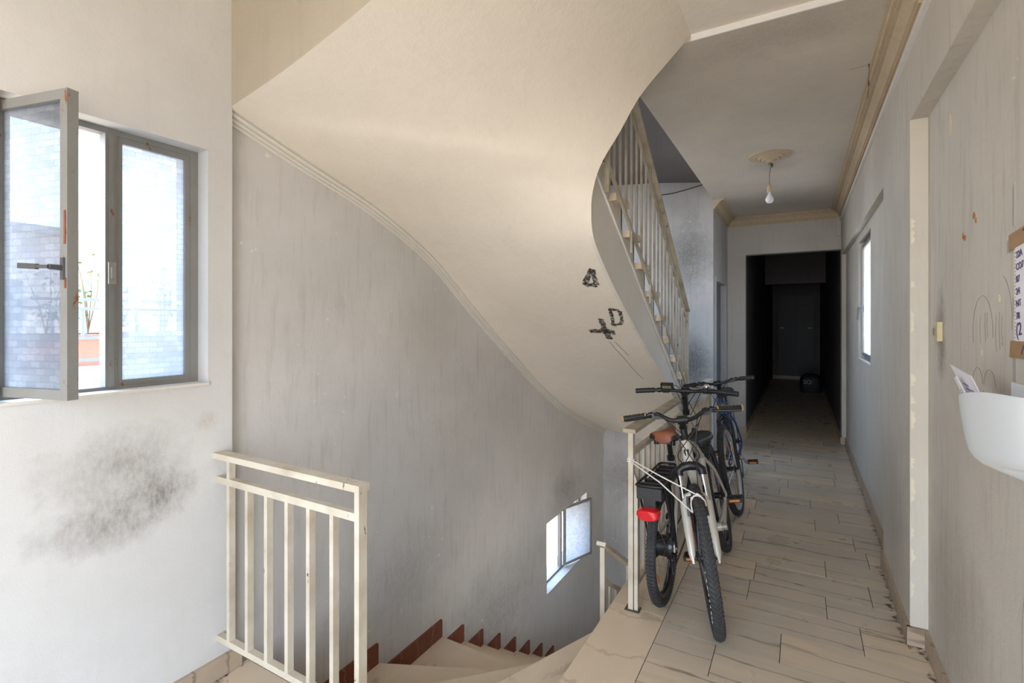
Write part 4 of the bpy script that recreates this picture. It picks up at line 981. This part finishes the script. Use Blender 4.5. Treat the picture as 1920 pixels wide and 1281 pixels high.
    for sg in (-1, 1):
        a = crank_a+(0 if sg < 0 else PI); e0 = BB+Vector((0,sg*.062,0)); e1 = BB+Vector((.17*math.cos(a),sg*.085,.17*math.sin(a)))
        m = MB(); m.bar(e0, e1, .014, .026, side=(0,1,0)); m.tube([e1-side*.009, e1+side*.009], .015, 12); m.tube([e0-side*.02, e0+side*.012],.020,12)
        ck = m.build('crank', M['greyalloy'] if not motor else M['blackmetal'], b, smooth=50)
        m = MB(); c0 = e1+side*sg*.052
        m.tube([e1, e1+side*sg*.088], .008, 8)
        for dx in (-.035,.035): m.bar(c0+Vector((dx,-.038,0)), c0+Vector((dx,.038,0)), .012, .024)
        for sy in (-.038,.038): m.bar(c0+Vector((-.040,sy,0)), c0+Vector((.040,sy,0)), .010, .022)
        m.bar(c0+Vector((-.036,0,0)), c0+Vector((.036,0,0)), .016, .020)
        pd = m.build('pedal', M['blackplastic'], ck)
        for dx in (-.0415,.0415): MB().bar(c0+Vector((dx,-.028,.0)), c0+Vector((dx,.028,.0)), .003, .012).build('pedal_reflector', M['orange'], ck)
    # saddle and post
    SP = ST+(ST-BB).normalized()*((saddle_z-.045-ST.z)/((ST-BB).normalized().z))
    m = MB(); m.tube([ST-(ST-BB)*.05, SP], .0145, 12); m.tube([ST+Vector((0,0,-.012)), ST+Vector((-.004,0,.012))], .022, 14); sp = m.build('seatpost', M['blackmetal'], b, smooth=50)
    if not no_saddle:
        m = MB(); rows = []
        prof_ = [(-.140,.045,-.004),(-.125,.072,.008),(-.11,.082,.0),(-.06,.080,-.004),(-.01,.058,-.008),(.05,.034,-.006),(.10,.024,-.004),(.135,.018,-.006),(.15,.006,-.014)]
        for x_, hw_, dz in prof_:
            rows.append([Vector((SP.x+x_, hw_*math.cos(t_), saddle_z+dz-.004-.034*(1-math.sin(t_)**.5) if math.sin(t_) > 0 else saddle_z+dz-.038-.016*abs(math.sin(t_)))) for t_ in [PI*2*k/20 for k in range(20)]])
        m.grid([[tuple(p) for p in r] for r in rows], closed=True); nf = len(m.f)
        m.f.append(tuple(range(19,-1,-1))); m.f.append(tuple(len(m.v)-20+i for i in range(20))); m.m += [0,0]
        m.m = [1 if (sum(m.v[i][2] for i in f)/len(f) < saddle_z-.050+.048*min(1,abs(sum(m.v[i][1] for i in f)/len(f))/.075)**2) else 0 for f in m.f]
        sd = m.build('saddle', [saddle_mat or M['blackplastic'], M['blackplastic']], b, smooth=60)
        m = MB()
        for sg in (-1, 1): m.tube([Vector((SP.x-.10,sg*.035,saddle_z-.05)),Vector((SP.x-.05,sg*.022,saddle_z-.06)),Vector((SP.x+.05,sg*.02,saddle_z-.06)),Vector((SP.x+.12,sg*.008,saddle_z-.04))], .0035, 6)
        for sg in (-1, 1): m.tube([Vector((SP.x-.10,sg*.045,saddle_z-.075)),Vector((SP.x-.10,sg*.045,saddle_z-.04))], .014, 10)
        m.bar(Vector((SP.x-.10,-.05,saddle_z-.066)),Vector((SP.x-.10,.05,saddle_z-.066)),.012,.010)
        m.build('saddle_rail', M['blackmetal'], sd, smooth=50)
    if rack:
        m = MB(); zr = .685; x0_, x1_ = -.26, .20
        m.tube([Vector(p) for p in cat([(x1_,0,zr),(x1_-.01,-.04,zr),(x1_-.06,-.048,zr),(x0_+.24,-.052,zr),(x0_+.03,-.064,zr),(x0_,-.052,zr),(x0_-.005,0,zr),(x0_,.052,zr),(x0_+.03,.064,zr),(x0_+.24,.052,zr),(x1_-.06,.048,zr),(x1_-.01,.04,zr),(x1_,0,zr)], 5)], .0065, 8)
        for sg in (-1, 1):
            m.tube([(-.08,sg*.062,zr),(0,sg*.070,R)], .006, 8); m.tube([(x0_+.03,sg*.064,zr),(-.01,sg*.070,R+.01)], .006, 8)
        m.tube([(x1_,0,zr),(.25,0,zr-.02)], .006, 8)
        rk = m.build('rack', M['blackmetal'], b, smooth=50)
        for xx in (-.21,-.14,-.07,0,.07,.14): MB().tube([(xx,-.049,zr),(xx,.049,zr)], .0045, 8).build('rack_bar', M['blackmetal'], rk)
        m = MB(); m.box(-.19,.20,-.046,.046,zr-.075,zr-.012); m.box(-.268,-.19,-.060,.060,zr-.065,zr-.008); bt = m.build('battery', M['blackplastic'], rk, smooth=False)
        m = MB(); rows = []
        for x_, k_ in ((-.255,.95),(-.285,1.0),(-.305,.95),(-.314,.8)):
            rows.append([(x_, .057*k_*math.copysign(abs(math.cos(t_))**.7,math.cos(t_)), zr-.125+(.024 if math.sin(t_) > 0 else .034)*k_*math.copysign(abs(math.sin(t_))**.9,math.sin(t_))) for t_ in [2*PI*k/20 for k in range(20)]])
        m.grid(rows, closed=True); m.f.append(tuple(range(19,-1,-1))); m.f.append(tuple(len(m.v)-20+i for i in range(20))); m.m += [0,0]
        m.build('rear_light', M['redlens'], b, smooth=50, label='red oval rear light')
        m = MB(); m.box(-.262,-.235,-.03,.03,zr-.14,zr-.06); m.build('light_bracket', M['blackplastic'], rk)
    return b, Ms, dict(HB=HB, HT=HT, Fa=Fa, R=R, tw=tw)

def place(b, rear_xy, front_xy, lean, lift=0.0):
    hx, hy = front_xy[0]-rear_xy[0], front_xy[1]-rear_xy[1]; yaw = math.atan2(hy, hx)
    b.rotation_mode = 'XYZ'
    b.rotation_euler = (lean, 0, yaw); b.location = (rear_xy[0], rear_xy[1], abs(math.sin(lean))*.004+lift)
    return Matrix.Translation(b.location) @ Matrix.Rotation(yaw, 4, 'Z') @ Matrix.Rotation(lean, 4, 'X')

bA, MsA, gA = bicycle('cream mountain bicycle with chrome suspension fork and cork ended grips', wb=.98, susp=True, saddle_z=.80, cork=True, rise=.045, stem_h=.045, sweep=.05, crank_a=-.75, chev=1, steer=.20, bar_w=.61)
MA = place(bA, (-.408,3.57), (-.333,2.59), R_(12.4), .005)
bB, MsB, gB = bicycle('pale electric bicycle with brown saddle, black rear rack and red light', R=.295, wb=1.06, tw=.050, susp=True, rack=True, saddle_z=.885, saddle_mat=M['leather'], display='l', bell=True, motor=True, stem_h=.085, sweep=.04, rise=.01, bar_w=.66, crank_a=1.823, chev=-1, steer=.0)
MB_ = place(bB, (-.628,2.735), (-.646,3.795), R_(-2), .002)
bD, MsD, gD = bicycle('black and blue bicycle with rigid fork parked nearer the passage', R=.345, wb=1.0, tw=.048, susp=False, mats=M['blue'], lower=M['blackmetal'], saddle_z=.88, rise=.02, crank_a=.5, rims=M['rimgrey'], steer=-.10, bar_w=.56, disc=False, stem_h=.056)
MD = place(bD, (-.49,5.27), (-.41,4.27), R_(9.5), .002)
# tyre lettering on the cream bicycle's front wheel
T = MsA @ Matrix.Translation(tuple(gA['Fa'])); rad = gA['R']-gA['tw']*.58
fw_ = [o for o in bA.children if o.name.startswith('front_wheel')][0]
M['letter'] = plain('tyre_print', (0.55,0.55,0.53), .7)
for i, ch in enumerate('BONTRAGER'):
    a = R_(12)-i*R_(5.4)
    # right-hand side of the wheel (local -y), letters read outwards from the hub
    mtx = T @ Matrix.Rotation(-a, 4, 'Y') @ Matrix.Translation((rad, -gA['tw']*.5, 0)) @ Matrix(((0,1,0,0),(0,0,-1,0),(-1,0,0,0),(0,0,0,1))) @ Matrix.Translation((-.006,-.008,0))
    text_mesh(ch, .019, M['letter'], fw_, mtx, 'tyre_letter', .0012)
# white cord tying the cream bicycle to the railing post
def W(M_, v): return tuple(M_ @ Vector(v))
fa = gA['Fa']; wt = lambda a, y_=0, dr=.004: W(MA @ MsA, (fa.x+(gA['R']+dr)*math.cos(a), y_, fa.z+(gA['R']+dr)*math.sin(a)))
M['rope'] = plain('white_cord', (0.80,0.74,0.68), .8)
kn = Vector(wt(R_(72), .0, .010)); side_l = Vector(wt(R_(60), -.034, -.03)); ps = Vector((-.763, 2.553, .786))
m = MB()
m.tube([ps+Vector((0,0,.0)), ps.lerp(kn,.5)+Vector((0,0,-.004)), kn], .0035, 6)
m.tube([ps+Vector((0,0,-.011)), ps.lerp(side_l,.5)+Vector((0,0,.010)), side_l], .0035, 6)
m.tube([(-.778,2.553,.786),(-.763,2.552,.785),(-.748,2.553,.784),(-.747,2.588,.786),(-.763,2.591,.787),(-.779,2.588,.788)], .004, 6, closed=True)
m.tube([(-.778,2.553,.774),(-.763,2.552,.775),(-.748,2.553,.774),(-.747,2.588,.775),(-.763,2.591,.776),(-.779,2.588,.776)], .004, 6, closed=True)
m.tube([wt(R_(72),-.030,-.02), wt(R_(72),-.015,.006), wt(R_(72),.015,.006), wt(R_(72),.030,-.02), wt(R_(70),.034,-.045)], .004, 6)
m.tube([side_l, wt(R_(68),-.034,-.03), wt(R_(74),-.028,-.012), kn], .004, 6)
m.tube([kn+Vector((-.012,0,-.004)), kn+Vector((0,-.008,.006)), kn+Vector((.014,0,-.002)), kn+Vector((.006,.008,-.008))], .006, 6, closed=True)
m.tube([kn, kn+Vector((.02,-.01,-.004)), kn+Vector((.038,-.006,-.022))], .003, 6)
tag(m.build('tie_cord', M['rope'], smooth=True), 'white cord tying the cream bicycle wheel to the railing post', 'cord')

# ------------------------------------------------------------------ outside the landing window
M['stucco'] = plain('pink_stucco', (0.62,0.52,0.46), .9)
M['terracotta'] = plain('terracotta', (0.50,0.20,0.14), .7)
M['balrail'] = plain('blue_grey_iron', (0.16,0.20,0.27), .5)
M['leaf'] = plain('leaf_green', (0.10,0.19,0.05), .5, var=.5, scale=9)
tag(MB().box(-5.9,-5.6,-1.5,5.5,-3.3,1.10).build('balcony_parapet', M['concrete']), 'grey balcony parapet beyond the open window', 'parapet')
pl = thing('planter_box', 'long terracotta planter on the balcony outside', 'planter', (-5.75, 2.05, 1.10))
part(pl, MB().box(-5.86,-5.64,1.0,3.1,1.10,1.375), 'trough', M['terracotta'])
part(pl, MB().box(-5.87,-5.63,.99,3.11,1.345,1.39), 'rim', M['terracotta'])
part(pl, MB().box(-5.84,-5.66,1.02,3.08,1.39,1.40), 'soil', M['grout'])
br_ = thing('balcony_railing', 'blue grey iron balcony railing in front of the planter', 'railing', (-5.55, 2.05, 1.1))
mb = MB(); X = -5.55
for z_ in (1.16,1.355,1.62,1.70): part(br_, MB().box(X-.012,X+.012,.2,4.2,z_-.012,z_+.012), 'rail', M['balrail'])
for i in range(19): part(br_, MB().box(X-.01,X+.01,.25+.21*i,.27+.21*i,1.17 if i % 6 == 0 else 1.355,1.62 if i % 3 else 1.70), 'baluster', M['balrail'])
for i in range(0, 18, 2):
    part(br_, MB().bar((X,.27+.21*i,1.40),(X,.33+.21*i,1.36),.008,.012), 'scroll', M['balrail'])
rr = random.Random(4)
for j, yb in enumerate((1.35,1.75,2.05,2.30,2.70)):
    sh = thing('planter_shrub', '%s leafy green shrub growing in the balcony planter' % ('lowest','short','tallest','mid height','tall')[j], 'shrub', (-5.75, yb, 1.401), 0, 'shrubs in the balcony planter')
    hgt = (.45,.6,.95,.55,.7)[j]; m = MB(); lv = MB()
    for s_ in range(5):
        tip = Vector((-5.75+rr.uniform(-.1,.1), yb+rr.uniform(-.16,.16), 1.39+hgt*rr.uniform(.6,1))); b0 = Vector((-5.75,yb,1.401)); m.tube([b0, b0.lerp(tip,.5)+Vector((0,.02,0)), tip], [.007,.005,.002], 5)
        for q in range(16):
            c0 = b0.lerp(tip, rr.uniform(.15,1))+Vector((rr.uniform(-.07,.07),rr.uniform(-.07,.07),rr.uniform(-.03,.04))); d = Vector((rr.uniform(-1,1),rr.uniform(-1,1),rr.uniform(-.3,.8))).normalized()*.045; n_ = d.cross(Vector((rr.uniform(-1,1),rr.uniform(-1,1),1))).normalized()*.018
            lv.add([tuple(c0), tuple(c0+d*.5+n_), tuple(c0+d), tuple(c0+d*.5-n_)], [(0,1,2,3)])
    part(sh, m, 'stem', M['cord']); part(sh, lv, 'foliage', M['leaf'], kind='stuff', normals=False)
hs = thing('far_house', 'pale pink house block seen through the open window', 'building', (-24, 8, -3))
part(hs, MB().box(-30,-23,3,8.6,-3.3,4.6), 'wall', M['stucco']); part(hs, MB().box(-30.2,-22.7,2.8,8.8,4.6,4.85), 'roof', M['concrete'])
for y_ in (3.8,5.6,7.4): part(hs, MB().box(-23.02,-22.96,y_,y_+.8,1.2,2.9), 'window', M['door'])
